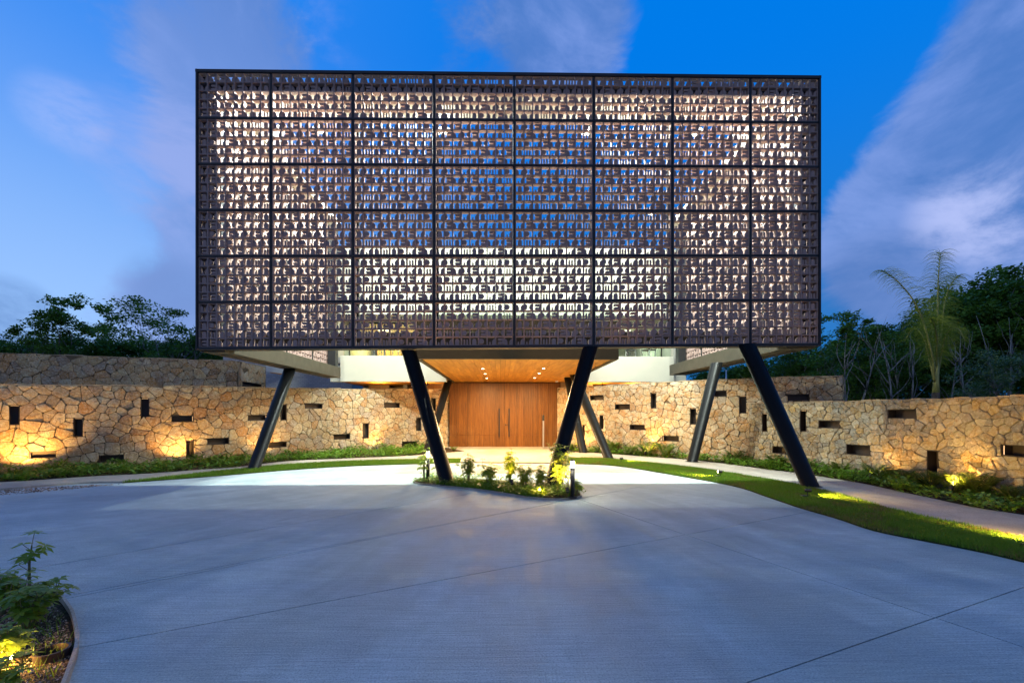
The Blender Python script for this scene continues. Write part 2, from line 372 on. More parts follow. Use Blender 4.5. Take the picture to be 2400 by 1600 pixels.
def wbrick(nt, b):
    T = NT(nt); v = T.coord((1,1,1), (R(90),0,0)); br = T.n('ShaderNodeTexBrick', {'Vector': v, 'Scale': 2.2, 'Mortar Size': .02, 'Color1': (.55,.53,.52,1), 'Color2': (.42,.41,.41,1), 'Mortar': (.3,.29,.29,1)})
    nt.links.new(br.outputs[0], b.inputs['Base Color']); T.bump(br.outputs[1], .6, .03, b)
M['wbrick'] = mat('whitewashed_brick', (.5,.5,.5), .9, build=wbrick)

# ------------------------------------------------------------------ ground
g = MB(); g.box(-700, 700, -60, 1200, -1.0, -.03); g.build('ground', M['ground'], kind='structure')
def clip(poly, a, b, c, gap=0):     # keep a*x+b*y >= c+gap
    out = []
    n = len(poly)
    for i in range(n):
        p, q = poly[i], poly[(i+1)%n]; dp = a*p[0]+b*p[1]-c-gap; dq = a*q[0]+b*q[1]-c-gap
        if dp >= 0: out.append(p)
        if (dp >= 0) != (dq >= 0):
            t = dp/(dp-dq); out.append((p[0]+(q[0]-p[0])*t, p[1]+(q[1]-p[1])*t))
    return out
def line(p, q):
    dx, dy = q[0]-p[0], q[1]-p[1]; l = math.hypot(dx, dy); a, b = -dy/l, dx/l
    return a, b, a*p[0]+b*p[1]
drive_edge = [(-20, -4), (9.5, -4), (9.5, 4), (9.2, 8), (8, 12), (4, 15.5), (-2, 15.5), (-10, 15), (-20, 13)]
joints = [line(G(181,1517), G(1899,1198)), line(G(1746,1600), G(2400,1375)), line(G(1368,1173), G(2190,1446)),
          line(G(143,1404), G(600,1315)), line(G(155,1318), G(600,1242)), line(G(1362,1166), G(1567,1127))]
drv = MB(); drv.prism([(-20,-4),(10,-4),(10,15.5),(-20,15.5)], -.028, -.012)
drv = drv.build('driveway', M['joint'], kind='structure')
def areap(p): return abs(sum(p[i][0]*p[(i+1)%len(p)][1]-p[(i+1)%len(p)][0]*p[i][1] for i in range(len(p))))/2 if len(p) > 2 else 0
pieces = [drive_edge]
for (a, b, c) in joints:
    new = []
    for p in pieces:
        s1 = clip(p, a, b, c, .005); s2 = clip(p, -a, -b, -c, .005)
        if areap(s1) < .25 or areap(s2) < .25: new.append(p)
        else: new += [s1, s2]
    pieces = new
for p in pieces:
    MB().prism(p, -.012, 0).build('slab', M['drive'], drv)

def smooth_path(pts, k=6):
    pts = [Vector((p[0], p[1])) for p in pts]; out = []
    for i in range(len(pts)-1):
        p0 = pts[max(i-1,0)]; p1 = pts[i]; p2 = pts[i+1]; p3 = pts[min(i+2, len(pts)-1)]
        for j in range(k):
            t = j/k; out.append(.5*((2*p1)+(p2-p0)*t+(2*p0-5*p1+4*p2-p3)*t*t+(3*p1-p0-3*p2+p3)*t**3))
    out.append(pts[-1]); return [(p.x, p.y) for p in out]
def gp(lst, k=5): return smooth_path([G(*p) for p in lst], k)
r_out = gp([(1328,1086.5),(1444,1092),(1587,1115),(1720,1139.5),(1802,1166),(1880,1192),(1960,1215),(2048,1244),(2165,1268),(2283,1291),(2400,1318),(2700,1395)])
r_in = gp([(1330,1074),(1424,1077),(1546,1088.6),(1648,1101),(1720,1112),(1843,1133.5),(1935,1153),(2027,1179),(2151,1212),(2283,1239),(2400,1264),(2700,1330)])
r_far = gp([(1301,1061),(1362,1062),(1403,1064),(1485,1070),(1607,1079),(1720,1092),(1782,1101),(1863,1111),(1916,1119),(2006,1134),(2077,1149),(2195,1175),(2283,1194),(2400,1213),(2700,1265)])
l_out = gp([(287,1132),(480,1118),(687,1101),(824,1092.5),(940,1088.5),(1079,1084.5)])
l_in = gp([(287,1131.5),(480,1109.5),(608,1096),(687,1089),(824,1082),(940,1078.5),(1080,1076.5)])
l_near = gp([(-500,1185),(0,1149),(184,1134),(287,1131.5)])
l_far = gp([(-500,1156),(0,1134),(207,1120),(344,1113),(480,1103),(549,1098),(664,1084),(755,1079),(960,1070),(1046,1063),(1091,1059)])
# planting soil behind the walks
soil = MB(); soil.prism(l_far+[tuple(G(1091,1049)[:2]), (-4,21.5), (-13,16.5), (-22,11)], -.011, .022)
soil.build('planting_bed', M['soil'], kind='structure')
soil = MB(); soil.prism(r_far+[(13,5.5), (10.5,13.5), (2.4,20.5), tuple(G(1301,1052)[:2])], -.011, .022)
soil.build('planting_bed', M['soil'], kind='structure')
MB().prism(l_near[:-1]+l_in+l_far[::-1], -.0105, .045).build('pavement', M['walk'], kind='structure', bevel=.006)
MB().prism(r_in+r_far[::-1], -.0105, .045).build('pavement', M['walk'], kind='structure', bevel=.006)
pa = [G(1079,1084.5), G(1327.5,1086.3), G(1329.5,1074), G(1300.5,1061), G(1283,1052), G(1320,1047), G(1052,1047), G(1052,1051), G(1091.5,1059.2), G(1080.5,1076.4)]
MB().prism([tuple(p[:2]) for p in pa], -.010, .041).build('path', M['walk'], kind='structure', bevel=.005)
gl_poly = l_out+l_in[::-1]; gr_poly = r_out+r_in[::-1]
MB().prism(gl_poly, -.0095, .018).build('lawn', M['turf'], kind='structure')
MB().prism(gr_poly, -.0095, .018).build('lawn', M['turf'], kind='structure')
isl_near = gp([(969,1131),(985,1135),(1021,1138.6),(1083,1145),(1144,1152),(1205,1162),(1246,1168),(1293,1171.5),(1338,1170),(1362,1164.5)], 4)
isl_far = gp([(1362,1164.5),(1355,1156),(1320,1146),(1270,1138),(1180,1129),(1080,1122),(1010,1120),(980,1124),(969,1131)], 4)
isl = isl_near[:-1]+isl_far[:-1]
MB().prism(isl, -.009, .03).build('island_bed', M['soil'], kind='structure')
bed_edge = gp([(-900,1330),(-300,1335),(0,1358),(74,1382),(134,1404),(160,1432),(173,1460),(180,1500),(178,1535),(165,1575),(140,1640),(60,1800)], 5)
bed_poly = bed_edge+[(-3.2,.2),(-9,.2)]
MB().prism(bed_poly, -.009, .012).build('planting_bed', M['soil'], kind='structure')
def ribbon(path, w, z0, z1, name, m_, **tg):
    mb = MB(); P = [Vector(p) for p in path]; L_, R_ = [], []
    for i, p in enumerate(P):
        d = (P[min(i+1,len(P)-1)]-P[max(i-1,0)]).normalized(); n = Vector((-d.y, d.x)); L_.append(p+n*w/2); R_.append(p-n*w/2)
    for i in range(len(P)-1):
        a, b, c, d = L_[i], L_[i+1], R_[i+1], R_[i]
        vs_ = [(*a,z0),(*b,z0),(*c,z0),(*d,z0),(*a,z1),(*b,z1),(*c,z1),(*d,z1)]
        mb.add(vs_, [(4,7,6,5),(0,4,5,1),(2,6,7,3)]+([(0,3,7,4)] if i == 0 else [])+([(1,5,6,2)] if i == len(P)-2 else []))
    return mb.build(name, m_, **tg)
ribbon(bed_edge, .02, -.008, .06, 'bed_kerb', M['walk'], kind='structure')
ribbon(isl+[isl[0]], .02, -.007, .036, 'bed_kerb', M['walk'], kind='structure')

def inpoly(P, poly):
    x, y = P[:,0], P[:,1]; c = np.zeros(len(P), bool); n = len(poly)
    for i in range(n):
        x1, y1 = poly[i]; x2, y2 = poly[(i+1)%n]
        cond = ((y1 > y) != (y2 > y)) & (x < (x2-x1)*(y-y1)/((y2-y1) if y2 != y1 else 1e-9)+x1); c ^= cond
    return c
rs = np.random.RandomState(5)
def scatter(poly, n):
    a = np.array(poly); lo, hi = a.min(0), a.max(0); out = np.zeros((0,2))
    while len(out) < n:
        p = rs.rand(n*3, 2)*(hi-lo)+lo; out = np.vstack([out, p[inpoly(p, poly)]])
    return out[:n]
def grass(name, poly, n, z, h, parent=None, w=.007, mt='grass', lo=-9, hi=9, **tg):
    p = scatter(poly, n)
    if lo > -9 or hi < 9:
        q = np.array([mnoise.noise(Vector((a*2.1, b*2.1, 1.5)))+.5*mnoise.noise(Vector((a*7, b*7, 4.5)))+rs.randn()*.18 for a, b in p]); p = p[(q > lo) & (q < hi)]; n = len(p)
    hh = h*(.55+.9*rs.rand(n)); th = rs.rand(n)*6.283; lean = rs.randn(n,2)*.35*hh[:,None]
    V = np.zeros((n,3,3)); dx = np.cos(th)*w; dy = np.sin(th)*w
    V[:,0,:2] = p+np.stack([dx,dy],1); V[:,1,:2] = p-np.stack([dx,dy],1); V[:,0,2] = V[:,1,2] = z
    V[:,2,:2] = p+lean; V[:,2,2] = z+hh
    return quads(name, V, M[mt], parent, 3, **tg)
grass('grass', gl_poly, 30000, .016, .055, kind='stuff', label='short mown grass strip in front of the left path', cat='grass')
near_gr = [p for p in gr_poly]
grass('grass', gr_poly, 110000, .016, .055, lo=-.30, kind='stuff', label='curved green grass strip between driveway and right path', cat='grass')
grass('dry_grass', gr_poly, 60000, .016, .042, mt='grass_dry', hi=-.02, kind='stuff', label='dry yellow brown patches in the right grass strip', cat='grass')

# pebbles in the near bed
def pebbles(poly, n, z, s0, s1, name, **tg):
    p = scatter(poly, n); V = []; base = np.array([(1,0,0),(0,1,0),(-1,0,0),(0,-1,0),(0,0,.7)]); F_ = [(0,1,4),(1,2,4),(2,3,4),(3,0,4)]
    mb = MB()
    for q in p:
        s = rs.uniform(s0, s1); a = rs.rand()*6.28; ca, sa = math.cos(a), math.sin(a); e = rs.uniform(.5,1)
        vs_ = [(q[0]+s*(b[0]*ca-b[1]*e*sa), q[1]+s*(b[0]*sa+b[1]*e*ca), z+s*b[2]) for b in base]; mb.add(vs_, F_)
    return mb.build(name, M['pebble'], **tg)
pebbles([tuple(G(*q)[:2]) for q in ((-60,1372),(100,1400),(150,1440),(168,1500),(160,1580),(110,1700),(-160,1700))], 5200, .011, .004, .012, 'gravel', kind='stuff', label='brown gravel and bark filling the corner planting bed', cat='gravel')
pebbles([(-3.9,.3),(-3.6,3.5),(-5,4.0),(-9,3.9),(-9,.3)], 5000, .011, .006, .02, 'gravel', kind='stuff', label='coarser gravel in the far part of the corner bed, left of the frame', cat='gravel')
pebbles([tuple(G(*q)[:2]) for q in ((-40,1151),(200,1137),(280,1134),(200,1143),(-40,1164))], 500, .0, .012, .03, 'gravel', kind='stuff', label='loose pale gravel along the edge of the left pavement', cat='gravel')

# ------------------------------------------------------------------ stone walls
def vor_cells(L, H, s, seedn, niches, ztop):
    r = random.Random(seedn); seeds = []
    ny = max(2, round(H/(s*.87))); nx = max(2, round(L/s))
    for j in range(-1, ny+1):
        for i in range(-1, nx+1):
            if r.random() < .13: continue
            seeds.append(((i+.5+(.25 if j % 2 else -.25)+r.uniform(-.46,.46))*L/nx, (j+.5+r.uniform(-.46,.46))*H/ny))
    seeds = [q for q in seeds if not any(n[0]-.01 < q[0] < n[1]+.01 and n[2]-.01 < q[1] < n[3]+.01 for n in niches)]
    out = []
    for q in seeds:
        if not (-.1 < q[0] < L+.1 and -.1 < q[1] < H+.1): continue
        cell = [(q[0]-2*s,q[1]-2*s),(q[0]+2*s,q[1]-2*s),(q[0]+2*s,q[1]+2*s),(q[0]-2*s,q[1]+2*s)]
        nb = sorted(seeds, key=lambda o: (o[0]-q[0])**2+(o[1]-q[1])**2)[1:20]
        for o in nb:
            dx, dy = q[0]-o[0], q[1]-o[1]; l = math.hypot(dx, dy)
            if l < 1e-6 or l > 4.2*s: continue
            a, b = dx/l, dy/l; cell = clip(cell, a, b, a*(q[0]+o[0])/2+b*(q[1]+o[1])/2)
            if len(cell) < 3: break
        if len(cell) < 3: continue
        cell = clip(cell, 1, 0, 0); cell = clip(cell, -1, 0, -L); cell = clip(cell, 0, 1, 0)
        k = (ztop[1]-ztop[0])/L; l = math.hypot(k, 1); cell = clip(cell, k/l, -1/l, -ztop[0]/l)
        parts_ = [cell]
        for n in niches:
            nw_ = []
            for cc in parts_:
                if len(cc) < 3: continue
                xs = [p[0] for p in cc]; ys = [p[1] for p in cc]
                if max(xs) > n[0] and min(xs) < n[1] and max(ys) > n[2] and min(ys) < n[3]:
                    l_, r_ = clip(cc, -1, 0, -n[0]), clip(cc, 1, 0, n[1]); m_ = clip(clip(cc, 1, 0, n[0]), -1, 0, -n[1]) if areap(clip(cc, 1, 0, n[0])) > 0 else []
                    d_, u_ = (clip(m_, 0, -1, -n[2]), clip(m_, 0, 1, n[3])) if len(m_) > 2 else ([], [])
                    full = [clip(cc, 0, -1, -n[2]), clip(cc, 0, 1, n[3])]
                    best = max((l_, r_, *full), key=areap)
                    nw_.append(best)
                    if best is l_ or best is r_: nw_ += [q_ for q_ in (d_, u_) if areap(q_) > .003]
                    else:
                        rest_ = clip(clip(cc, 0, 1, n[2]), 0, -1, -n[3]) if areap(clip(cc, 0, 1, n[2])) > 0 else []
                        if len(rest_) > 2: nw_ += [q_ for q_ in (clip(rest_, -1, 0, -n[0]), clip(rest_, 1, 0, n[1])) if areap(q_) > .003]
                else: nw_.append(cc)
            parts_ = nw_
        for cell in parts_:
            if len(cell) >= 3 and areap(cell) > .003: out.append(cell)
    return out
def inset(poly, g_):
    a = sum(poly[i][0]*poly[(i+1)%len(poly)][1]-poly[(i+1)%len(poly)][0]*poly[i][1] for i in range(len(poly)))
    if a < 0: poly = poly[::-1]
    out = poly
    for i in range(len(poly)):
        p, q = poly[i], poly[(i+1)%len(poly)]
        if math.hypot(q[0]-p[0], q[1]-p[1]) < 1e-5: continue
        A, B, C_ = line(p, q); out = clip(out, A, B, C_, g_)
        if len(out) < 3: return []
    return out
def chaikin(poly, r=.2):
    out = []
    for i in range(len(poly)):
        p, q = poly[i], poly[(i+1)%len(poly)]
        out += [(p[0]*(1-r)+q[0]*r, p[1]*(1-r)+q[1]*r), (p[0]*r+q[0]*(1-r), p[1]*r+q[1]*(1-r))]
    return out
def stone_wall(label, pts, ztop, size, mkey, rects, seedn, thick=.42, gap=.0062, leds=(), ndepth=.2, zbase=0.0):
    path = [Vector(p) for p in smooth_path(pts, 8)]
    S = [0]
    for i in range(1, len(path)): S.append(S[-1]+(path[i]-path[i-1]).length)
    L = S[-1]
    def P(u, v, w=0.0):
        i = 0
        while i < len(path)-2 and S[i+1] < u: i += 1
        d = (path[i+1]-path[i]); l = d.length; d = d/l; p = path[i]+d*(u-S[i]); n = Vector((d.y, -d.x))
        return Vector((p.x+n.x*w, p.y+n.y*w, v+zbase))
    def uv(px, py):
        d = ray(px, py)
        best = None
        for i in range(len(path)-1):
            a, e = path[i], path[i+1]-path[i]; den = d.x*e.y-d.y*e.x
            if abs(den) < 1e-9: continue
            s_ = (d.x*(-a.y)-d.y*(-a.x))/den; t = ((a.x)*e.y-(a.y)*e.x)/den
            if -.02 <= s_ <= 1.02 and t > 0: best = (S[i]+s_*e.length, CAM_H+d.z*t-zbase); 
        return best
    name = 'stone_wall'
    root = empty(name, P(L/2, 0), label, 'wall')
    nic = []
    for (x0, y0, x1, y1) in rects:
        ym = (y0+y1)/2; xm = (x0+x1)/2
        a, b = uv(x0, ym), uv(x1, ym); c, d = uv(xm, y0), uv(xm, y1)
        if not (a and b and c and d): continue
        nic.append((min(a[0],b[0]), max(a[0],b[0]), d[1], c[1]))
    H = max(ztop)-zbase; zt = (ztop[0]-zbase, ztop[1]-zbase)
    cells = vor_cells(L, H, size, seedn, nic, zt)
    stones = []
    for c in cells:
        q = inset(c, gap)
        if len(q) < 3 or areap(q) < .002: continue
        q2 = []
        for p in q:
            if not q2 or math.hypot(p[0]-q2[-1][0], p[1]-q2[-1][1]) > .012: q2.append(p)
        if len(q2) < 3: continue
        q = chaikin(q2, .13); n = len(q); cx = sum(p[0] for p in q)/n; cy = sum(p[1] for p in q)/n
        h = rnd.uniform(.012, .045); tx, ty = rnd.uniform(-.11,.11), rnd.uniform(-.11,.11)
        ins = .009
        vs_ = [P(p[0], p[1], -.02) for p in q]+[P(p[0], p[1], h-.007+(p[0]-cx)*tx+(p[1]-cy)*ty) for p in q]
        sc = []
        for p in q:
            d = math.hypot(p[0]-cx, p[1]-cy); k = max(.3, 1-ins/d) if d > 1e-6 else 1
            sc.append((cx+(p[0]-cx)*k, cy+(p[1]-cy)*k))
        vs_ += [P(p[0], p[1], h+(p[0]-cx)*tx+(p[1]-cy)*ty+rnd.uniform(-.002,.002)) for p in sc]+[P(cx, cy, h+rnd.uniform(0,.012))]
        fs = [(i,(i+1)%n,n+(i+1)%n,n+i) for i in range(n)]+[(n+i,n+(i+1)%n,2*n+(i+1)%n,2*n+i) for i in range(n)]+[(2*n+i,2*n+(i+1)%n,3*n) for i in range(n)]
        stones.append((areap(q), vs_, fs))
    stones.sort(key=lambda t: -t[0])
    for a, vs_, fs in stones[:300]: MB().add(vs_, fs).build('stone', M[mkey], root)
    if len(stones) > 300:
        mb = MB()
        for a, vs_, fs in stones[300:]: mb.add(vs_, fs)
        mb.build('stone', M[mkey], root, kind='stuff')
    # core built of strips that leave the niches open
    us = sorted(set([0, L]+[L*i/24 for i in range(25)]+[n[0] for n in nic]+[n[1] for n in nic]))
    mb = MB()
    for a, b in zip(us[:-1], us[1:]):
        if b-a < 1e-5: continue
        m_ = (a+b)/2; holes = sorted([(n[2], n[3]) for n in nic if n[0]-1e-6 < m_ < n[1]+1e-6]); z = 0; iv = []
        for h0, h1 in holes:
            if h0 > z: iv.append((z, h0, False))
            z = max(z, h1)
        ta = zt[0]+(zt[1]-zt[0])*a/L; tb = zt[0]+(zt[1]-zt[0])*b/L; iv.append((z, None, True))
        for z0, z1, top in iv:
            za = ta-.004 if top else z1; zb = tb-.004 if top else z1
            v8 = [P(a,z0,0),P(b,z0,0),P(b,z0,-thick),P(a,z0,-thick),P(a,za,0),P(b,zb,0),P(b,zb,-thick),P(a,za,-thick)]
            mb.add(v8, [(0,1,5,4),(2,3,7,6)]+([(4,5,6,7)] if top else [(4,5,6,7)])+[(0,3,2,1)]+([(0,4,7,3)] if a == 0 else [])+([(1,2,6,5)] if abs(b-L) < 1e-6 else []))
    mb.build('wall_core', M['mortar'], root)
    # end caps and top course
    for u0, sgn in ((0,-1),(L,1)):
        z = 0; e = MB(); tt = zt[0] if u0 == 0 else zt[1]
        while z < tt-.05:
            hh = min(rnd.uniform(.18,.34), tt-z); off = sgn*rnd.uniform(.012,.03)
            a, b = P(u0,z+.005,.01), P(u0,z+hh-.008,-thick)
            d = (P(u0, 0)-P(u0-.1*sgn, 0)) if u0 > 0 else (P(0,0)-P(.1,0)); d.normalize()
            f0 = P(u0, z+.006, .012); f1 = P(u0, z+.006, -thick); 
            q = [f0, f1, f1+Vector((0,0,hh-.012)), f0+Vector((0,0,hh-.012))]; qq = [p+d*abs(off) for p in q]
            MB().add(q+qq, [(4,5,6,7),(7,6,5,4)][:1]+[(0,1,5,4),(1,2,6,5),(2,3,7,6),(3,0,4,7)]).build('corner_stone', M['end_stone'], root)
            z += hh
    u = 0
    while u < L-.02:
        w_ = min(rnd.uniform(size*.9, size*1.9), L-u); hh = rnd.uniform(.012,.045)
        ta = zt[0]+(zt[1]-zt[0])*u/L; tb = zt[0]+(zt[1]-zt[0])*(u+w_)/L
        a0, b0 = u+.004, u+w_-.004
        v8 = [P(a0,ta-.003,.02),P(b0,tb-.003,.02),P(b0,tb-.003,-thick-.01),P(a0,ta-.003,-thick-.01)]
        v8 += [p+Vector((0,0,hh)) for p in v8]
        MB().add(v8, [(0,1,5,4),(1,2,6,5),(2,3,7,6),(3,0,4,7),(4,5,6,7)]).build('coping_stone', M['end_stone'], root)
        u += w_
    for k, n in enumerate(nic):
        u0, u1, v0, v1 = n; D = -ndepth; e = .012
        ne = MB()
        o_ = [P(u0,v0,.02),P(u1,v0,.02),P(u1,v1,.02),P(u0,v1,.02)]; bk = [P(u0,v0,D),P(u1,v0,D),P(u1,v1,D),P(u0,v1,D)]
        i_ = [P(u0+e,v0+e,.02),P(u1-e,v0+e,.02),P(u1-e,v1-e,.02),P(u0+e,v1-e,.02)]; ib = [P(u0+e,v0+e,D),P(u1-e,v0+e,D),P(u1-e,v1-e,D),P(u0+e,v1-e,D)]
        ne.add(o_+i_+ib+bk, [(0,1,5,4),(1,2,6,5),(2,3,7,6),(3,0,4,7),(4,5,9,8),(5,6,10,9),(6,7,11,10),(7,4,8,11),(8,9,10,11),(0,4+8,13,1),(1,13,14,2),(2,14,15,3),(3,15,12,0)])
        no = ne.build('niche', M['bronze'], root)
        # a short led strip at one end of the box
        vert = (v1-v0) > (u1-u0); s_ = leds[k] if k < len(leds) else 1
        if s_ is None: continue
        l = MB(); t = .006
        if vert: a = [P(u0+.02,v1-e-.002,-.03),P(u1-.02,v1-e-.002,-.03),P(u1-.02,v1-e-.002,-.03-t),P(u0+.02,v1-e-.002,-.03-t)]; dn = Vector((0,0,-.003))
        else:
            uu = u0+e+.002 if s_ < 0 else u1-e-.002
            a = [P(uu,v0+.02,-.03),P(uu,v1-.02,-.03),P(uu,v1-.02,-.03-t),P(uu,v0+.02,-.03-t)]; dn = (P(uu-.003*(-1 if s_ < 0 else 1), 0, 0)-P(uu, 0, 0))
        l.add(a+[p+dn for p in a], [(0,1,2,3),(4,5,6,7),(0,1,5,4),(1,2,6,5),(2,3,7,6),(3,0,4,7)])
        l.build('led_strip', M['led'], no)
    return root, P, L, nic
GP = lambda px, Y: (at(px, HOR, Y).x, Y)
left_pts = [GP(-330, 9.6), GP(0, 11.5), GP(250, 12.7), GP(480, 14.2), GP(780, 17.4), GP(1053, 20.2)]
W_left = stone_wall('long stone wall left of the entrance door, with many dark niches and a planting strip at its foot', left_pts, (2.30, 2.76), .265, 'stone',
    [(22,949,46,995),(173,979,194,1023),(330,933,349,976),(402,974,453,988),(436,1031,454,1071),(68,1057,132,1073),(232,1066,290,1082),(486,1026,536,1041),(581,972,625,985),(657,946,671,984),(714,945,755,957),(629,1035,671,1048),(782,1017,820,1029),(850,990.5,864,1027),(900,943.5,936,955),(942,1034,976,1046),(975,977,986.5,1009),(1010,933,1021,962)], 11,
    leds=[1,1,1,1,1,-1,None,None,1,1,-1,-1,-1,1,-1,-1,1,None])
rr_pts = [GP(1307, 19.9), GP(1450, 17.2), GP(1600, 15.2), GP(1755, 13.8), GP(1975, 12.6)]
W_rr = stone_wall('golden stone wall right of the entrance door, rising behind the lower wall', rr_pts, (2.80, 2.74), .25, 'stone_warm',
    [(1384,926,1415,937),(1442,947,1477,959),(1526,920,1538.5,956.5),(1406,972,1415,1005),(1366,995,1371,1030),(1477,995,1512,1007),(1618,956,1632,994),(1553,1021,1591,1033.5),(1673,915,1703,929),(1733,927,1749,968),(1846.5,924,1897,938)], 23,
    leds=[1,None,1,1,1,1,1,-1,1,1,-1])
rf_pts = [GP(1757, 13.5), GP(1930, 11.4), GP(2105, 9.7), GP(2400, 7.4), GP(2750, 5.6)]
W_rf = stone_wall('lower wall of small pale stones at the far right, in front of the golden wall', rf_pts, (1.93, 1.91), .155, 'stone_small',
    [(1787,968,1799,1011),(1876,961,1891,1011),(1920,985,1969,1003),(1811,1046,1852,1063),(1985,1042,2042,1066),(2082.6,959,2149,980),(2174,1055,2201,1122),(2347,1043,2420,1070)], 31, gap=.004,
    leds=[1,1,1,None,None,1,None,-1])
lu_pts = [GP(-330, 15.8), GP(0, 17.0), GP(280, 18.1), GP(559, 19.4)]
W_lu = stone_wall('plain stone wall standing higher behind the long left wall', lu_pts, (3.95, 3.95), .33, 'stone', [], 41, zbase=1.0)
lu2 = [GP(562, 19.5), GP(622, 22.0)]
W_lu2 = stone_wall('short stone wall end behind the left wall with one low dark slot, beside the white brick house', lu2, (3.95, 3.95), .42, 'stone_warm', [(566,897,612,912)], 43, zbase=1.0, leds=[None])
# retaining earth behind the upper wall
MB().prism([(-30,14.5),lu_pts[0],lu_pts[1],lu_pts[2],lu_pts[3],(-12,30),(-30,30)], -.03, 1.2).build('terrain', M['ground'], kind='structure')

# ------------------------------------------------------------------ the screened pavilion
BP, BG, PW, PH = .197, .0645, .197*9+.0645, .197*5+.053
YF = 9.8; XL = -6.86; XR = 7.50; ZB = 3.14; BD = .105
def curve(cx, cy, rx, ry, a0, a1, n=6): return [(cx+rx*math.cos(R(a0+(a1-a0)*i/n)), cy+ry*math.sin(R(a0+(a1-a0)*i/n))) for i in range(n+1)]
def arch(x0, x1, yt): r = (x1-x0)/2; return [(x0,-.01),(x1,-.01)]+curve((x0+x1)/2, yt-r, r, r, 0, 180, 6)
SH = {'Y': [[(-.01,-.01),(.37,-.01)]+curve(-.01,.36,.38,.44,0,90,5), [(1.01,.80)]+curve(1.01,.36,.38,.44,90,180,5)[1:]+[(.63,-.01),(1.01,-.01)]],
      'X': [[(-.01,.10)]+curve(-.01,.5,.39,.40,-90,90,7)[1:], [(1.01,.90)]+curve(1.01,.5,.39,.40,90,270,7)[1:]],
      'E': [[(1.01,.14),(1.01,.86),(.36,.86)]+curve(.36,.72,.14,.14,100,260,5)+[(.36,.58),(.80,.58),(.80,.42),(.36,.42)]+curve(.36,.28,.14,.14,100,260,5)+[(.36,.14)]],
      'n': [arch(.23,.77,.86)], 'm': [arch(.22,.41,.78), arch(.59,.78,.78)],
      'D': [[(-.01,.18),(.36,.18)]+curve(.36,.50,.29,.32,-84,84,7)+[(.36,.82),(-.01,.82)]],
      'r': [arch(.22,.40,.42), [(.60,-.01),(1.01,-.01),(1.01,.86)]+curve(1.01,.34,.41,.50,96,176,6)]}
def cell_geo(t):
    mb = MB(); b = .062; i0, i1 = b, 1-b; g_ = .012
    o = [(g_,g_),(1-g_,g_),(1-g_,1-g_),(g_,1-g_)]; i = [(i0,i0),(i1,i0),(i1,i1),(i0,i1)]
    D = BD/BP
    V = [(x,0,z) for x,z in o]+[(x,0,z) for x,z in i]+[(x,D,z) for x,z in i]+[(x,D,z) for x,z in o]
    mb.add(V, [f for k in range(4) for f in ((k,(k+1)%4,4+(k+1)%4,4+k),(4+k,4+(k+1)%4,8+(k+1)%4,8+k),(8+k,8+(k+1)%4,12+(k+1)%4,12+k),(12+k,12+(k+1)%4,(k+1)%4,k))])
    s = i1-i0
    for poly in SH[t]:
        p = [(i0+x*s, i0+z*s) for x, z in poly]; n = len(p)
        mb.add([(x,.20,z) for x,z in p]+[(x,D-.03,z) for x,z in p], [tuple(range(n)), tuple(range(n,2*n))[::-1]]+[(k,n+k,n+(k+1)%n,(k+1)%n) for k in range(n)])
    return np.array(mb.v)*BP, mb.f
CG = {t: cell_geo(t) for t in SH}
CM = {}
for t in SH:
    m = bpy.data.meshes.new('breeze_block'); m.from_pydata(CG[t][0].tolist(), [], CG[t][1]); m.materials.append(M['block']); CM[t] = m
P9 = ["YXErrnmnD", "rEYXErrnm", "nDrEYXErr", "nmnDrEYXE", "rrnmnDrEY"]
P8 = ["YXErrnmn", "rEYXErrn", "nDrEYXEr", "nmnDrEYX", "EEYXErrm"]
P8R = ["YXErrnmn", "DrEYXErr", "nmnDrEYX", "ErrnmnDr", "EYXErrnm"]
pav = empty('screened_pavilion', (0.3, 13, ZB), 'large dark box of patterned breeze blocks raised on slanted black columns', 'building')
xs0 = XL+.045; rest = MB(); cnt = 0; mull = []
x = xs0; panels = []
for k in range(8):
    n = 8 if k in (0, 7) else 9; panels.append((x, n)); x += n*BP+BG
front_cells = []
for k, (px_, n) in enumerate(panels):
    pat = P8 if k == 0 else (P8R if k == 7 else P9)
    for r_ in range(6):
        for j in range(5):
            for i in range(n):
                z = ZB+.045+(5-r_)*PH+(4-j)*BP; t = pat[j][i]
                if r_ == 0 and t == 'r': t = 'Y'
                front_cells.append((px_+i*BP, z, t))
order = sorted(front_cells, key=lambda c: c[0])
for c in order[:300]:
    o = bpy.data.objects.new('breeze_block', CM[c[2]]); col.objects.link(o); o.location = (c[0], YF, c[1]); put(o, pav)
V_, F_, k0 = [], [], 0
for c in order[300:]:
    v, f = CG[c[2]]; V_.append(v+np.array([c[0], YF, c[1]])); F_ += [tuple(i+k0 for i in q) for q in f]; k0 += len(v)
m = bpy.data.meshes.new('breeze_block'); m.from_pydata(np.vstack(V_).tolist(), [], F_); m.materials.append(M['block'])
o = bpy.data.objects.new('breeze_block', m); col.objects.link(o); put(o, pav); tag(o, kind='stuff')
XRR = panels[-1][0]+8*BP+.045; ZT = ZB+.09+6*PH-.053
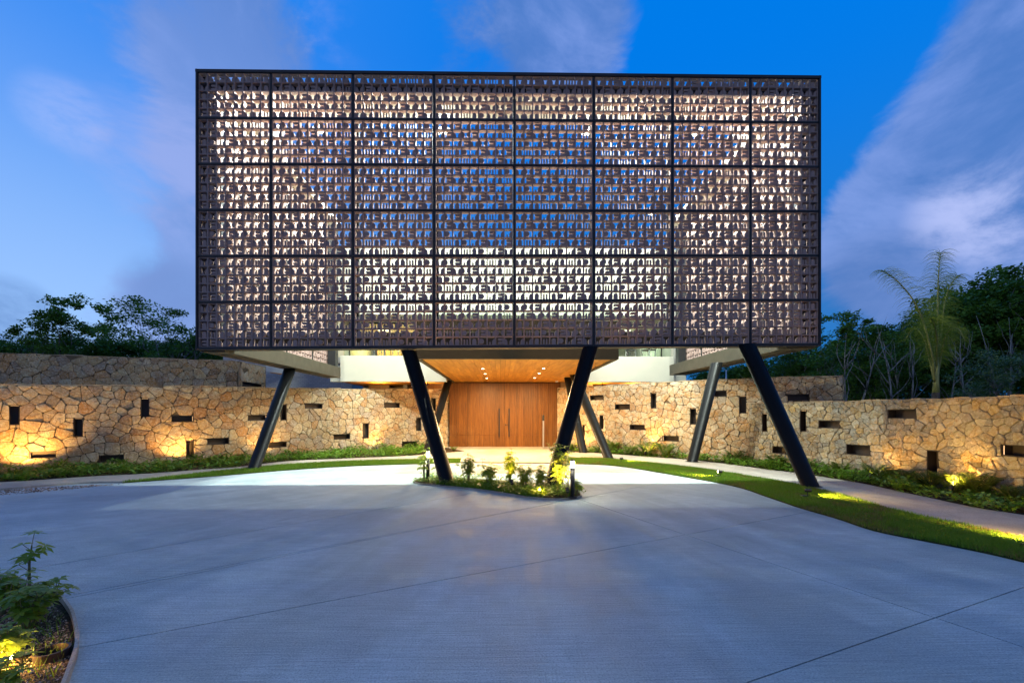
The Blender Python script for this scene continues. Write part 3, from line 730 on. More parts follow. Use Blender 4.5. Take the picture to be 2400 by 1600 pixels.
# black steel frame of the front screen
fy0, fy1 = YF-.02, YF+BD+.02
for k, (px_, n) in enumerate(panels[1:]):
    MB().box(px_-BG+.012, px_-.012, fy0+.015, fy1, ZB+.04, ZT-.04).build('frame_post', M['black'], pav)
for r_ in range(1, 6):
    z = ZB+.045+r_*PH-.053
    MB().box(XL+.04, XRR-.04, fy0+.004, fy1-.004, z+.008, z+.045).build('frame_rail', M['black'], pav)
MB().box(XL-.01, XRR+.01, fy0-.01, fy1, ZB-.02, ZB+.042).build('frame_rail', M['black'], pav)
MB().box(XL-.01, XRR+.01, fy0-.01, fy1, ZT-.042, ZT+.02).build('frame_rail', M['black'], pav)
MB().box(XL-.002, XL+.040, fy0-.012, fy1+.03, ZB-.022, ZT+.022).build('frame_post', M['black'], pav)
MB().box(XRR-.040, XRR+.002, fy0-.012, fy1+.03, ZB-.022, ZT+.022).build('frame_post', M['black'], pav)
# side screens
YB = YF+BD+.06+4*PW
for X0, sgn in ((XL, 1), (XRR, -1)):
    V_, F_, k0 = [], [], 0
    for pn in range(4):
        for r_ in range(6):
            for j in range(5):
                for i in range(9):
                    v, f = CG[P9[j][i]]; y = YF+BD+.06+pn*PW+i*BP; z = ZB+.045+(5-r_)*PH+(4-j)*BP
                    w = v.copy(); q = np.empty_like(w); q[:,1] = y+w[:,0]; q[:,0] = X0+sgn*(.01+w[:,1]); q[:,2] = w[:,2]+z
                    V_.append(q); F_ += [tuple(a+k0 for a in g_) for g_ in f]; k0 += len(v)
    m = bpy.data.meshes.new('breeze_block'); m.from_pydata(np.vstack(V_).tolist(), [], F_); m.materials.append(M['block'])
    o = bpy.data.objects.new('breeze_block', m); col.objects.link(o); put(o, pav); tag(o, kind='stuff')
    a, b = sorted((X0-.01*sgn, X0+sgn*(BD+.03)))
    for pn in range(1, 5):
        y = YF+BD+.06+pn*PW; MB().box(a, b, y-BG+.004, y-.004, ZB+.04, ZT-.04).build('frame_post', M['black'], pav)
    for r_ in range(1, 6):
        z = ZB+.045+r_*PH-.053; MB().box(a+.004, b-.004, fy1+.04, YB-.01, z+.004, z+.049).build('frame_rail', M['black'], pav)
    MB().box(a, b, fy1+.035, YB, ZT-.042, ZT+.018).build('frame_rail', M['black'], pav)
# ring beams top and bottom, corner posts
xi0, xi1 = -6.32, 6.78
YE = 17.0
MB().box(XL+.0, xi0, fy1+.02, YE, ZB-.05, ZB+.36).build('floor_beam', M['taupe'], pav, bevel=.01)
MB().box(xi1, XRR, fy1+.02, YE, ZB-.05, ZB+.36).build('floor_beam', M['taupe'], pav, bevel=.01)
MB().box(xi0, xi1, fy1+.05, fy1+.38, ZB+.02, ZB+.38).build('floor_beam', M['taupe'], pav, bevel=.01)
MB().box(XL+.16, XL+.30, YF+.6, YE-.4, ZB-.062, ZB-.05).build('drip_channel', M['black'], pav)
MB().box(XRR-.30, XRR-.16, YF+.6, YE-.4, ZB-.062, ZB-.05).build('drip_channel', M['black'], pav)
zt0, zt1 = ZT-.42, ZT-.20
MB().box(XL+.16, xi0, fy1+.02, YE, zt0, zt1).build('roof_beam', M['beam_tan'], pav)
MB().box(xi1, XRR-.16, fy1+.02, YE, zt0, zt1).build('roof_beam', M['beam_tan'], pav)
MB().box(xi0, xi1, fy1+.02, fy1+.75, zt0, zt1).build('roof_beam', M['beam_tan'], pav)
for a, b in ((XL+.16, XL+.45), (XRR-.45, XRR-.16)):
    MB().box(a, b, fy1+.03, fy1+.3, ZB+.36, zt0).build('corner_post', M['black'], pav)
    MB().box(a, b, YE-.3, YE-.02, ZB+.36, zt0).build('corner_post', M['black'], pav)
for xx in [-3.35, -1.5, .32, 2.15, 3.99]:
    MB().box(xx-.04, xx+.04, fy1+.1, fy1+.18, ZB+.38, zt0).build('screen_strut', M['black'], pav)
MB().box(XL+.12, XRR-.12, fy1+.004, fy1+.018, zt0+.01, zt1+.02).build('beam_shade_plate', M['black'], pav)  # added black plate, paints the beam's unlit front as deep shade
# floods
for (x_, y_) in ((-5.7, 11.3), (-4.75, 11.3), (-1.5, 11.3), (2.3, 11.3), (5.25, 11.3), (6.35, 11.3)):
    z_ = 9.09
    f = MB(); f.box(x_-.02, x_+.02, fy1+.75, y_, zt0+.14, zt0+.18)
    fo = f.build('flood_lamp', M['black'], pav)
    h = MB(); h.tube([(x_,y_,z_+.12),(x_,y_,z_+.10),(x_,y_,z_)], [.05,.10,.11], 16); h.build('lamp_head', M['black'], fo)
    e = MB(); e.tube([(x_,y_,z_-.001),(x_,y_,z_-.02)], [.09,.085], 16); e.build('lamp_glass', M['lampcool'], fo)
    light('flood', 'POINT', (x_, y_, z_-.085), P_FLOOD, (.88, 1, .91), fo, size=.16)
    MB().tube([(x_,y_,z_+.01),(x_,y_,z_+.0),(x_,y_,z_-.005)], [.1,.17,.17], 20).build('added_shade_disc', M['black'], fo)  # added black disc, blocks the flood's upward light
    if x_ < -5.5: MB().box(x_-.16, x_-.15, y_-.25, y_+.25, z_-.26, z_+.1).build('added_side_blocker', M['black'], fo)  # added plate, cuts this flood's light to the left
    if x_ > 6.2: MB().box(x_+.15, x_+.16, y_-.25, y_+.25, z_-.26, z_+.1).build('added_side_blocker', M['black'], fo)  # added plate, cuts this flood's light to the right
for (x_, y_) in ((-5.4, 15.9), (5.7, 15.9)):
    z_ = 9.09
    fo = MB().box(x_-.02, x_+.02, y_-.02, y_+.02, z_+.03, zt0+.18).build('flood_lamp', M['black'], pav)
    MB().box(min(x_, math.copysign(6.4, x_)), max(x_, math.copysign(6.4, x_)), y_-.02, y_+.02, zt0+.14, zt0+.18).build('lamp_arm', M['black'], fo)
    MB().tube([(x_,y_,z_+.12),(x_,y_,z_+.10),(x_,y_,z_)], [.05,.10,.11], 16).build('lamp_head', M['black'], fo)
    MB().tube([(x_,y_,z_-.001),(x_,y_,z_-.02)], [.09,.085], 16).build('lamp_glass', M['lampcool'], fo)
    light('flood', 'POINT', (x_, y_, z_-.085), P_FLOOD*.7, (.88, 1, .91), fo, size=.16)
    MB().tube([(x_,y_,z_+.01),(x_,y_,z_+.0),(x_,y_,z_-.005)], [.1,.17,.17], 20).build('added_shade_disc', M['black'], fo)  # same added disc over the rear flood, blocks upward light
# slanted columns (parts of the pavilion)
def P3(px, py, z):
    d = ray(px, py); t = (z-CAM_H)/d.z; return Vector((0,0,CAM_H))+d*t
cols_ = [((1049.7,1134),(958,819)), ((1291,1140),(1383.5,815)), ((999.6,1062),(1051,890.6)), ((595,1097),(679.7,858.5)),
         ((1367.5,1061),(1331,885.5)), ((1426.7,1074),(1345,879)), ((1622,1082.5),(1680,855)), ((1899.6,1140),(1750,812))]
for b_, t_ in cols_:
    p = G(*b_, .03); q = P3(*t_, ZB-.05)
    d = (q-p).normalized(); mbq = MB(); n = 40
    vs_ = []
    for zz_, base in ((-.0, p), (0, q)):
        for k in range(n):   # horizontal cuts at floor and beam
            a = 2*math.pi*k/n; u = d.cross(Vector((0,1,0))).normalized(); w = d.cross(u)
            r0 = (u*math.cos(a)+w*math.sin(a))*.162; pt = base+r0; pt = pt-d*((pt.z-base.z)/d.z); vs_.append(pt)
    mbq.add(vs_, [(k,(k+1)%n,n+(k+1)%n,n+k) for k in range(n)]+[tuple(range(n)), tuple(range(n,2*n))])
    co = mbq.build('column', M['column'], pav); co.data.polygons.foreach_set('use_smooth', [True]*n+[False]*2)
    MB().prism([(p.x+.215*math.cos(2*math.pi*k/24), p.y+.215*math.sin(2*math.pi*k/24)) for k in range(24)], .032, .046).build('base_plate', M['black'], co)

# the pavilion's long edges rise gently towards the right
KS = .0103
def lift(o, world_off):
    for ch in o.children:
        w = world_off+Vector(ch.location)
        if ch.type == 'LIGHT' or (ch.type == 'MESH' and ch.data.users > 1): ch.location.z += KS*(w.x-.3)
        elif ch.type == 'MESH':
            me = ch.data; co = np.empty(len(me.vertices)*3, dtype=np.float32); me.vertices.foreach_get('co', co); co = co.reshape(-1,3)
            wt = np.clip((co[:,2]+w.z)/ZB, 0, 1) if ch.name.startswith(('column','base_plate')) else 1
            co[:,2] += KS*(co[:,0]+w.x-.3)*wt; me.vertices.foreach_set('co', co.reshape(-1)); me.update()
        if ch.type == 'MESH' and ch.children: lift(ch, w)
lift(pav, Vector(pav.location))

# ------------------------------------------------------------------ entrance canopy
CZ, CY0, CY1, CX0, CX1 = 3.07, 11.4, 20.05, -2.28, 3.17
can = empty('entrance_canopy', ((CX0+CX1)/2, 15.5, CZ), 'taupe edged canopy with timber plank soffit over the entrance path', 'canopy')
MB().box(CX0, CX1, CY0, CY0+.12, CZ, CZ+1.04).build('fascia', M['taupe'], can, bevel=.008)
MB().box(CX0, CX0+.12, CY0+.12, CY1, CZ, CZ+1.04).build('fascia', M['taupe'], can)
MB().box(CX1-.12, CX1, CY0+.12, CY1, CZ, CZ+1.04).build('fascia', M['taupe'], can)
MB().box(CX0+.12, CX1-.12, CY0+.12, CY1, CZ+.9, CZ+.99).build('canopy_roof', M['cream'], can)
MB().box(CX0+.12, CX1-.12, CY0+.12, CY1, CZ+.06, CZ+.10).build('soffit_backing', M['dark_gap'], can)
npl = 34; pwid = (CX1-CX0-.24)/npl
for i in range(npl):
    x0 = CX0+.12+i*pwid; cuts = sorted([CY0+.12]+[rnd.uniform(CY0+.8, CY1-.5) for _ in range(2)]+[CY1])
    for a, b in zip(cuts[:-1], cuts[1:]):
        if b-a < .05: continue
        dz = rnd.uniform(0,.003); MB().box(x0+.003, x0+pwid-.003, a+.002, b-.002, CZ+.030+dz, CZ+.056).build('soffit_plank', M['wood_ceil'], can)
for (lx, ly) in ((1131.5,863),(1137,875),(1141,885.5),(1274,862.5),(1263.5,874),(1253,884.5)):
    p = P3(lx, ly, CZ+.03); dl = MB(); dl.tube([(p.x,p.y,CZ+.029),(p.x,p.y,CZ+.018)], [.062,.062], 20).build('downlight', M['cream'], can)
    d_ = [c for c in can.children if c.name.startswith('downlight')][-1]
    MB().tube([(p.x,p.y,CZ+.0175),(p.x,p.y,CZ+.013)], [.045,.045], 16).build('lamp_glass', M['downglass'], d_)
    light('downlight_glow', 'AREA', (p.x, p.y, CZ+.008), P_DOWN, (1,.66,.30), d_, size=.09)
# low glass railing along the canopy's front edge
MB().box(CX0+.05, CX1-.05, CY0+.03, CY0+.045, CZ+1.05, CZ+1.28).build('railing_glass', M['glass'], can)
MB().box(CX0+.02, CX1-.02, CY0+.02, CY0+.055, CZ+1.28, CZ+1.31).build('railing_rail', M['steel'], can)

# ------------------------------------------------------------------ door wall
DY = 20.0; DX0 = at(1053, HOR, DY).x; DX1 = at(1313, HOR, DY).x; DZ = 3.08
door = empty('entrance_doors', ((DX0+DX1)/2, DY, .041), 'tall timber entrance doors with long black pull handles under the canopy', 'door')
MB().box(DX0-.02, DX1+.02, DY+.05, DY+.25, .02, CZ+.9).build('door_backing', M['dark_gap'], door)
MB().box(DX1+.021, CX1+1.2, DY+.1, DY+.3, 2.2, CZ+.9).build('side_panel', M['cabinet'], door)
MB().box(CX0-1.2, DX0-.021, DY+.1, DY+.3, 2.2, CZ+.9).build('side_panel', M['cabinet'], door)
xm = at(1182.5, HOR, DY).x; seams = [DX0, at(1096.5,HOR,DY).x, xm, at(1268,HOR,DY).x, DX1]
for si, (a, b) in enumerate(zip(seams[:-1], seams[1:])):
    n = max(2, round((b-a)/.105)); w_ = (b-a-.012)/n
    leaf = MB().box(a+.006, b-.006, DY+.02, DY+.048, .05, DZ-.02).build('door_leaf' if si in (1, 2) else 'side_panel', M['wood_door'], door)
    for i in range(n):
        x0 = a+.006+i*w_; dpt = rnd.choice((0, .004, .009))
        g_ = MB(); g_.box(x0+.0022, x0+w_-.0022, DY-.012+dpt, DY+.0195, .05, .62); g_.box(x0+.0022, x0+w_-.0022, DY-.012+dpt, DY+.0195, .632, DZ-.02)
        g_.build('plank', M['wood_door'], leaf)
for px_ in (1170, 1193):
    p = at(px_, 957, DY); q = at(px_, 1023, DY)
    h = MB(); h.box(p.x-.022, p.x+.022, DY-.09, DY-.05, q.z, p.z); h.box(p.x-.012, p.x+.012, DY-.055, DY-.0, q.z+.1, q.z+.13); h.box(p.x-.012, p.x+.012, DY-.055, DY-.0, p.z-.13, p.z-.1)
    h.build('pull_handle', M['black'], door)
p = at(1184, 995, DY); q = at(1190, 995, DY)
h = MB(); h.box(p.x, q.x, DY-.07, DY-.055, p.z-.01, p.z+.012); h.box(p.x, p.x+.03, DY-.06, DY-.005, p.z-.03, p.z+.03); h.build('lever_handle', M['black'], door)
MB().box(DX0-.1, DX1+.1, DY-.16, DY+.05, .040, .075).build('threshold', M['walk'], door)
# intercom post
p = at(1273.5, 1052, 19.3); ip = empty('intercom_post', (p.x, 19.3, .04), 'slim steel intercom post standing just right of the timber doors', 'intercom')
MB().box(p.x-.035, p.x+.035, 19.27, 19.33, .045, 1.50).build('post', M['steel'], ip, bevel=.006)
MB().box(p.x-.045, p.x+.045, 19.25, 19.35, 1.30, 1.56).build('reader', M['rubber'], ip, bevel=.008)
MB().box(p.x-.10, p.x+.10, 19.22, 19.38, .041, .05).build('foot_plate', M['steel'], ip)

# ------------------------------------------------------------------ main building behind
mb_ = empty('main_building', (0.3, 20, 0), 'cream two storey building behind the dark box with lit glazed terrace', 'building')
PY = 17.9; mx0 = at(797,HOR,PY).x; mx1 = at(1581,HOR,PY).x
MB().box(mx0, CX0-.003, PY, PY+.25, 2.95, 4.03).build('parapet', M['cream'], mb_, bevel=.012)
MB().box(CX1+.003, mx1, PY, PY+.25, 2.95, 4.03).build('parapet', M['cream'], mb_, bevel=.012)
MB().box(mx0-.45, mx0-.002, PY+.12, PY+.5, 2.95, 3.62).build('parapet', M['cream'], mb_)
MB().box(mx1+.002, mx1+.55, PY+.12, PY+.5, 2.95, 3.55).build('parapet', M['cream'], mb_)
MB().box(mx0-.4, CX0-.01, PY+.3, PY+8, 3.75, 4.0).build('terrace_floor', M['floor'], mb_)
MB().box(CX1+.01, mx1+.4, PY+.3, PY+8, 3.75, 4.0).build('terrace_floor', M['floor'], mb_)
MB().box(CX0, CX1, CY1+.02, PY+8, 3.75, 4.0).build('terrace_floor', M['floor'], mb_)
for a, b in ((mx0-.4, CX0-.02), (CX1+.02, mx1+.5)):
    n = round((b-a)/.16); w_ = (b-a)/n
    for i in range(n): MB().box(a+i*w_+.003, a+(i+1)*w_-.003, PY+.25, PY+4.2, 3.02+rnd.uniform(0,.003), 3.05).build('soffit_plank', M['wood_ceil'], mb_)
    MB().box(a, b, PY+4.25, PY+4.4, .02, 3.6).build('recessed_wall', M['cabinet'], mb_)
for (x_, w_) in ((at(888,HOR,21).x, 1.0), (at(950,HOR,21).x, .2), (at(1493,HOR,21).x, .15), (at(1520,HOR,21).x, .9)):
    MB().box(x_-w_/2, x_+w_/2, 21, 21.3, .02, 3.02).build('pier', M['cream'] if w_ < .5 else M['cabinet'], mb_)
for x_ in (-5.5, -3.6, 4.4, 6.2):
    light('soffit_light', 'AREA', (x_, 19.4, 2.6), 60, (1,.62,.25), mb_, size=.15).rotation_euler = (R(180), 0, 0)
# upper wall (fascia) and glazed rooms
FYY = 19.3; u0, u1 = -7.6, 8.2
MB().box(u0, u1, FYY, FYY+.3, 6.07, 9.12).build('upper_wall', M['cream'], mb_)
MB().box(u0, u1, FYY+.3, FYY+7.5, 6.07, 6.25).build('room_ceiling', M['cream'], mb_)
MB().box(u0, u1, FYY+6.8, FYY+7, 4.0, 6.06).build('room_back_wall', M['cream'], mb_)
for xx in (u0, u1-.2): MB().box(xx, xx+.2, FYY+.3, FYY+7, 4.0, 6.06).build('side_wall', M['cream'], mb_)
GY = 21.0; nx = 9; gw = (u1-u0-.4)/nx
for i in range(nx):
    a = u0+.2+i*gw; w = MB(); t = .035
    w.box(a, a+t, GY, GY+.07, 4.0, 6.06); w.box(a+gw-t, a+gw, GY, GY+.07, 4.0, 6.06); w.box(a+t, a+gw-t, GY, GY+.07, 4.0, 4.06); w.box(a+t, a+gw-t, GY, GY+.07, 6.0, 6.06)
    f = w.build('glazed_door', M['black'], mb_); MB().box(a+t, a+gw-t, GY+.03, GY+.04, 4.06, 6.0).build('pane', M['glass'], f)
for (a, b, y) in ((-6.9, -5.6, 24), (-5.4, -3.6, 24.5), (-2.4, -.6, 25), (1.0, 3.0, 25), (5.0, 6.6, 24)):
    c_ = MB().box(a, b, y, y+.5, 4.0, 5.95).build('cabinet', M['cabinet'], mb_)
    k = max(2, round((b-a)/.6)); w_ = (b-a)/k
    for i in range(k): MB().box(a+i*w_+.01, a+(i+1)*w_-.01, y-.02, y-.002, 4.05, 5.9).build('cabinet_door', M['cabinet'], c_)
for (x_, c, pw) in ((-6.2, (1,.70,.32), 1.0), (-4.0, (1,.68,.30), 1.2), (-1.5, (1,.9,.72), .35), (1.5, (.92,1,.9), .35), (4.5, (.9,1,.88), .5), (6.6, (.95,1,.9), .5)):
    light('room_light', 'AREA', (x_, 22.8, 5.95), P_ROOM*pw, c, mb_, size=.6)
    MB().box(x_-.3, x_+.3, 22.5, 23.1, 6.03, 6.065).build('ceiling_lamp', M['room'], mb_)
# glass balustrade on the parapets
for a, b in ((mx0+.1, CX0-.1), (CX1+.1, mx1-.1)):
    k = max(1, round((b-a)/1.5)); w_ = (b-a)/k
    for i in range(k): MB().box(a+i*w_+.02, a+(i+1)*w_-.02, PY+.1, PY+.115, 4.035, 4.95).build('balustrade_pane', M['glass'], mb_)
    MB().box(a, b, PY+.09, PY+.125, 4.955, 4.985).build('balustrade_rail', M['steel'], mb_)
# small security cameras under the soffit
for (px_, py_) in ((1002,903),(1411.5,899)):
    p = at(px_, py_, 18.4); MB().tube([(p.x,18.4,3.02),(p.x,18.4,2.86),(p.x,18.33,2.84)], [.02,.02,.035], 8).build('security_camera', M['rubber'], mb_)
p = at(1305, 893.5, 19.2); MB().box(p.x-.06, p.x+.06, 19.15, 19.3, p.z-.04, p.z+.03).build('sensor_box', M['plastic'], can, bevel=.01)

# terrace chairs
def chair(label, loc, rz):
    root = empty('chair', loc, label, 'chair', 'chairs on the upper terrace')
    x, y, z = loc; ca, sa = math.cos(rz), math.sin(rz)
    def T(a, b, c): return (x+a*ca-b*sa, y+a*sa+b*ca, z+c)
    for a in (-.2, .2):
        for b in (-.2, .2):
            MB().tube([T(a*1.1,b*1.1,0), T(a,b,.45 if b < 0 else .45)], .016, 6).build('leg', M['steel'], root)
    MB().add([T(-.23,-.23,.45),T(.23,-.23,.45),T(.23,.23,.45),T(-.23,.23,.45),T(-.23,-.23,.49),T(.23,-.23,.49),T(.23,.23,.49),T(-.23,.23,.49)], [(0,3,2,1),(4,5,6,7),(0,1,5,4),(1,2,6,5),(2,3,7,6),(3,0,4,7)]).build('seat', M['rubber'], root)
    MB().add([T(-.22,.21,.52),T(.22,.21,.52),T(.22,.24,.52),T(-.22,.24,.52),T(-.22,.25,.88),T(.22,.25,.88),T(.22,.28,.88),T(-.22,.28,.88)], [(0,3,2,1),(4,5,6,7),(0,1,5,4),(1,2,6,5),(2,3,7,6),(3,0,4,7)]).build('backrest', M['steel'], root)
for lab, px_, rz in (('terrace chair nearest the left raised wall panel', 886, .5), ('second terrace chair, just right of the first', 918, -.4), ('terrace chair left of the slanting right column', 1478, 2.8), ('terrace chair beside the right end of the parapet', 1520, -2.6)):
    p = at(px_, HOR, 19.0); chair(lab, (p.x, 19.0, 4.0), rz)

# left wing: whitewashed brick house behind the upper wall
wg = empty('brick_house', (-14, 27, 0), 'whitewashed brick house wing behind the left stone walls', 'house')
a = at(523, HOR, 26); MB().box(a.x, -9.0, 26, 32, 0, 1.6+.137*26).build('wall', M['wbrick'], wg)
MB().box(-10.2, -5.5, 31.5, 32, 0, 4.6).build('wall', M['wbrick'], wg)
A_, B_ = GP(624, 24), GP(800, 30.5)
v8 = [(*A_,3.95),(*B_,3.95),(B_[0]+.1,B_[1]+.8,3.95),(A_[0]+.1,A_[1]+.8,3.95)]; v8 += [(p[0],p[1],4.65) for p in v8]
MB().add(v8, [(0,3,2,1),(4,5,6,7),(0,1,5,4),(1,2,6,5),(2,3,7,6),(3,0,4,7)]).build('fascia', M['white'], wg)
v8 = [(A_[0]+.1,A_[1]+.2,3.90),(B_[0]+.1,B_[1]+.2,3.90),(B_[0]+.3,B_[1]+3,3.90),(A_[0]+.3,A_[1]+3,3.90)]; v8 += [(p[0],p[1],3.945) for p in v8]
MB().add(v8, [(0,3,2,1),(4,5,6,7),(0,1,5,4),(1,2,6,5),(2,3,7,6),(3,0,4,7)]).build('soffit', M['wood_ceil'], wg)
for (x0, x1) in ((683,706),(737,762)):
    p, q = at(x0,895,31.45), at(x1,912,31.45); f = MB().box(p.x,q.x,31.40,31.5,1.2,3.95).build('window', M['black'], wg)
    MB().box(p.x+.05,q.x-.05,31.38,31.39,1.25,3.9).build('pane', M['glass'], f)
light('soffit_light', 'AREA', (-10.2, 27.4, 3.0), 160, (1,.6,.25), wg, size=.3).rotation_euler = (R(180),0,0)

# ------------------------------------------------------------------ lamps in the garden
def bollard(label, px, py, hgt=.72):
    p = G(px, py, .03); r = empty('bollard_lamp', p, label, 'bollard lamp', 'bollard lamps on the island bed')
    x, y, z = p
    MB().tube([(x,y,z+.02),(x,y,z+hgt-.15)], .042, 20).build('post', M['black'], r, smooth=True)
    MB().tube([(x,y,z),(x,y,z+.02),(x,y,z+.035)], [.085,.085,.05], 20).build('base', M['black'], r)
    g_ = MB().tube([(x,y,z+hgt-.149),(x,y,z+hgt-.03)], .036, 20).build('lamp_glass', M['lampwarm'], r, smooth=True)
    MB().tube([(x,y,z+hgt-.029),(x,y,z+hgt)], .044, 20).build('cap', M['black'], r)
    light('bollard_glow', 'POINT', (x, y, z+hgt-.09), P_BOLLARD, (1,.86,.62), r, size=.045)
bollard('black bollard lamp at the left tip of the island bed, behind the shrub', 1003, 1127)
bollard('black bollard lamp at the right tip of the island bed', 1342, 1166)
def spike(label, loc, target, power, head=.035, col_=(1,.54,.13), angle=95, omni=False, grp='spike spotlights in the planting', box=False):
    x, y, z = loc; r = empty('garden_spotlight', loc, label, 'spotlight', grp)
    d = (Vector(target)-Vector(loc)).normalized(); c = Vector((x, y, z+.14))
    if omni: c = Vector((x, y, z+.055))
    MB().tube([(x,y,z-.01),c], .008, 8).build('spike', M['rubber'], r)
    MB().tube([c-d*.05, c-d*.04, c+d*.03, c+d*.055], [head*.6, head, head, head*1.1], 16).build('head', M['rubber'], r, smooth=False)
    MB().tube([c+d*.0545, c+d*.0565], head*.92, 16).build('lens', M['spotglass'], r)
    if box:
        MB().box(x-.10-.02, x-.02, y-.045, y+.045, z-.005, z+.05).build('junction_box', M['rubber'], r, bevel=.006)
    if omni: light('spot_glow', 'POINT', c+d*.085, power, col_, r, size=.018)
    else: light('spot_beam', 'SPOT', c+d*.075, power, col_, r, size=.03, target=c+d, spot=angle, blend=.7)
P_left = W_left[1]
def wl(px, off, W=W_left):      # a point a little in front of a wall, seen under pixel column px
    root, P, L, nic = W; best = min((abs((Vector((P(u,0,off).x, P(u,0,off).y)).dot(RT.xy))/(Vector((P(u,0,off).x, P(u,0,off).y)).dot(FW.xy))-(px-CX)/F), u) for u in [L*i/400 for i in range(401)])[1]
    return P(best, 0, off), P(best, 1.6, 0), P(best, 0, .0)
UPL = []
for lab, px_, pw, W in (('spike spotlight at the foot of the left wall, under the leftmost niches', 52, 1.6, W_left), ('spike spotlight in the leaves under the tall niche of the left wall', 420, .9, W_left),
                        ('spike spotlight beside the leftmost slanted column', 632, .5, W_left), ('spike spotlight in the ground cover left of the centre column', 884, .55, W_left),
                        ('spike spotlight among the ferns of the golden wall', 1512, 1.2, W_rr), ('spike spotlight at the foot of the golden wall beside the columns', 1352, .7, W_rr),
                        ('spike spotlight among the ferns of the lower right wall', 2230, 1.6, W_rf), ('spike spotlight in ferns at the left half of the lower right wall', 2040, .8, W_rf)):
    a, t, _ = wl(px_, .55, W); spike(lab, (a.x, a.y, .022), (t.x, t.y, 1.2), P_UP*pw, angle=135); UPL.append((a.x, a.y))
p = G(1266, 1156, .03); spike('bright spotlight in the right half of the island bed', p, (p.x-.1, p.y-.5, .22), 26, omni=True, head=.028)
p = G(1200, 1146, .03); spike('spotlight lighting the middle shrub of the island', p, (p.x-.05, p.y+.45, .55), P_SPOT*.8)
p = G(1330, 1166, .03); spike('spotlight at the foot of the tall right shrub of the island', p, (p.x-.15, p.y+.35, .7), P_SPOT)
for lab, px_, py_, tx, ty, pw in (('small grass spotlight nearest the door path', 1456, 1084, .6, .12, .5), ('small grass spotlight in the middle of the right lawn', 1688, 1118, -.5, .1, .6),
                          ('black grass spotlight with box, at the foot of the right front column', 1893, 1166, .9, -.2, 1.0), ('grass spotlight at the right edge of the lawn', 2425, 1284, .25, .5, .6)):
    p = G(px_, py_, .02); spike(lab, p, (p.x+tx, p.y+ty, .05), P_SPOT*.75*pw, head=.032, grp='spotlights standing in the lawn', box=True, col_=(1,.62,.12))
p = G(50, 1556, .012); spike('bright spotlight in the corner bed at bottom left', p, (p.x-.02, p.y-.25, .12), 13, head=.013, omni=True)
# sunken ring in the corner bed
p = G(122, 1540, .012); rg = MB(); n = 24
for (r0, z0), (r1, z1) in zip([(.085,0),(.09,.05),(.075,.05)], [(.09,.05),(.075,.05),(.07,-.05)]):
    pass
prof = [(.085,0),(.09,.055),(.076,.055),(.07,.004)]
rg.add([(p.x+r*math.cos(6.2832*k/n), p.y+r*math.sin(6.2832*k/n), .012+z) for r, z in prof for k in range(n)], [(i*n+k,i*n+(k+1)%n,(i+1)*n+(k+1)%n,(i+1)*n+k) for i in range(3) for k in range(n)])
rg.build('pipe_collar', M['bronze'], label='dark round pipe collar sunk in the gravel of the corner bed', cat='pipe')

# ------------------------------------------------------------------ plants
def leafquad(c, d, up, l, w):   # pointed leaf: base, left, tip, right
    s = d.cross(up); s = s.normalized() if s.length > 1e-6 else Vector((1,0,0)); dr = Vector((0,0,-.12*l))
    return [c, c+d*l*.5+s*w*.5, c+d*l+dr, c+d*l*.5-s*w*.5]
def schefflera(label, base, h, nst, spread, leafl=.09, group='glossy shrubs on the island bed', seedn=1, nw=9, dens=1.25, cat='shrub'):
    r = random.Random(seedn); root = empty('shrub', base, label, cat, group); b = Vector(base); Q = []; st = MB()
    h *= 1.12
    for s in range(nst):
        a = r.uniform(0, 6.28); sp = r.uniform(.1, 1)*spread; hh = h*r.uniform(.6, 1.0) if s else h
        tip = b+Vector((math.cos(a)*sp, math.sin(a)*sp, hh)); mid = b.lerp(tip, .5)+Vector((r.uniform(-.04,.04), r.uniform(-.04,.04), .04))
        st.tube([b+Vector((math.cos(a)*.03, math.sin(a)*.03, 0)), mid, tip], [.011,.009,.005], 5)
        nwh = int(max(3, nw*hh/h*dens))
        for k in range(nwh):
            t = 1-(k/nwh)**1.0*.75; q = (b.lerp(mid, t*2) if t < .5 else mid.lerp(tip, t*2-1))
            az = r.uniform(0, 6.28); el = r.uniform(.0, .9) if k else 1.4
            pd = Vector((math.cos(az)*math.cos(el), math.sin(az)*math.cos(el), math.sin(el))); pl = r.uniform(.05,.14)*(leafl/.09)
            c = q+pd*pl; st.tube([q, c], .003, 3, False)
            n1 = pd.lerp(Vector((0,0,1)), .6).normalized(); u = n1.cross(Vector((1,.2,0))).normalized(); w = n1.cross(u); m_ = r.choice((6,7,8))
            for j in range(m_):
                ang = 6.283*j/m_+r.uniform(-.15,.15); dd = (u*math.cos(ang)+w*math.sin(ang)+n1*r.uniform(-.25,.25)).normalized()
                Q.append(leafquad(c, dd, n1, leafl*r.uniform(.8,1.15), leafl*.42))
    st.build('stem', M['stem'], root); quads('foliage', [[tuple(p) for p in q] for q in Q], M['leaf_sch'], root)
    return root
def gq(px, py): p = G(px, py, .03); return (p.x, p.y, .03)
schefflera('leggy shrub at the left tip of the island, beside the bollard', gq(992,1128), .72, 4, .16, seedn=2, nw=6)
schefflera('thin shrub between left bollard and centre column', gq(1024,1128), .62, 2, .08, seedn=3, nw=5)
schefflera('dark rounded shrub right of the centre left column', gq(1096,1134), .50, 7, .22, seedn=4)
schefflera('low spreading shrub second from the left column on the island', gq(1146,1137), .42, 6, .24, seedn=5)
schefflera('bright yellow lit shrub in the middle of the island', gq(1194,1134), .62, 8, .15, seedn=6, nw=9)
schefflera('small dark shrub between the middle shrub and the spotlight', gq(1228,1146), .38, 6, .18, seedn=7)
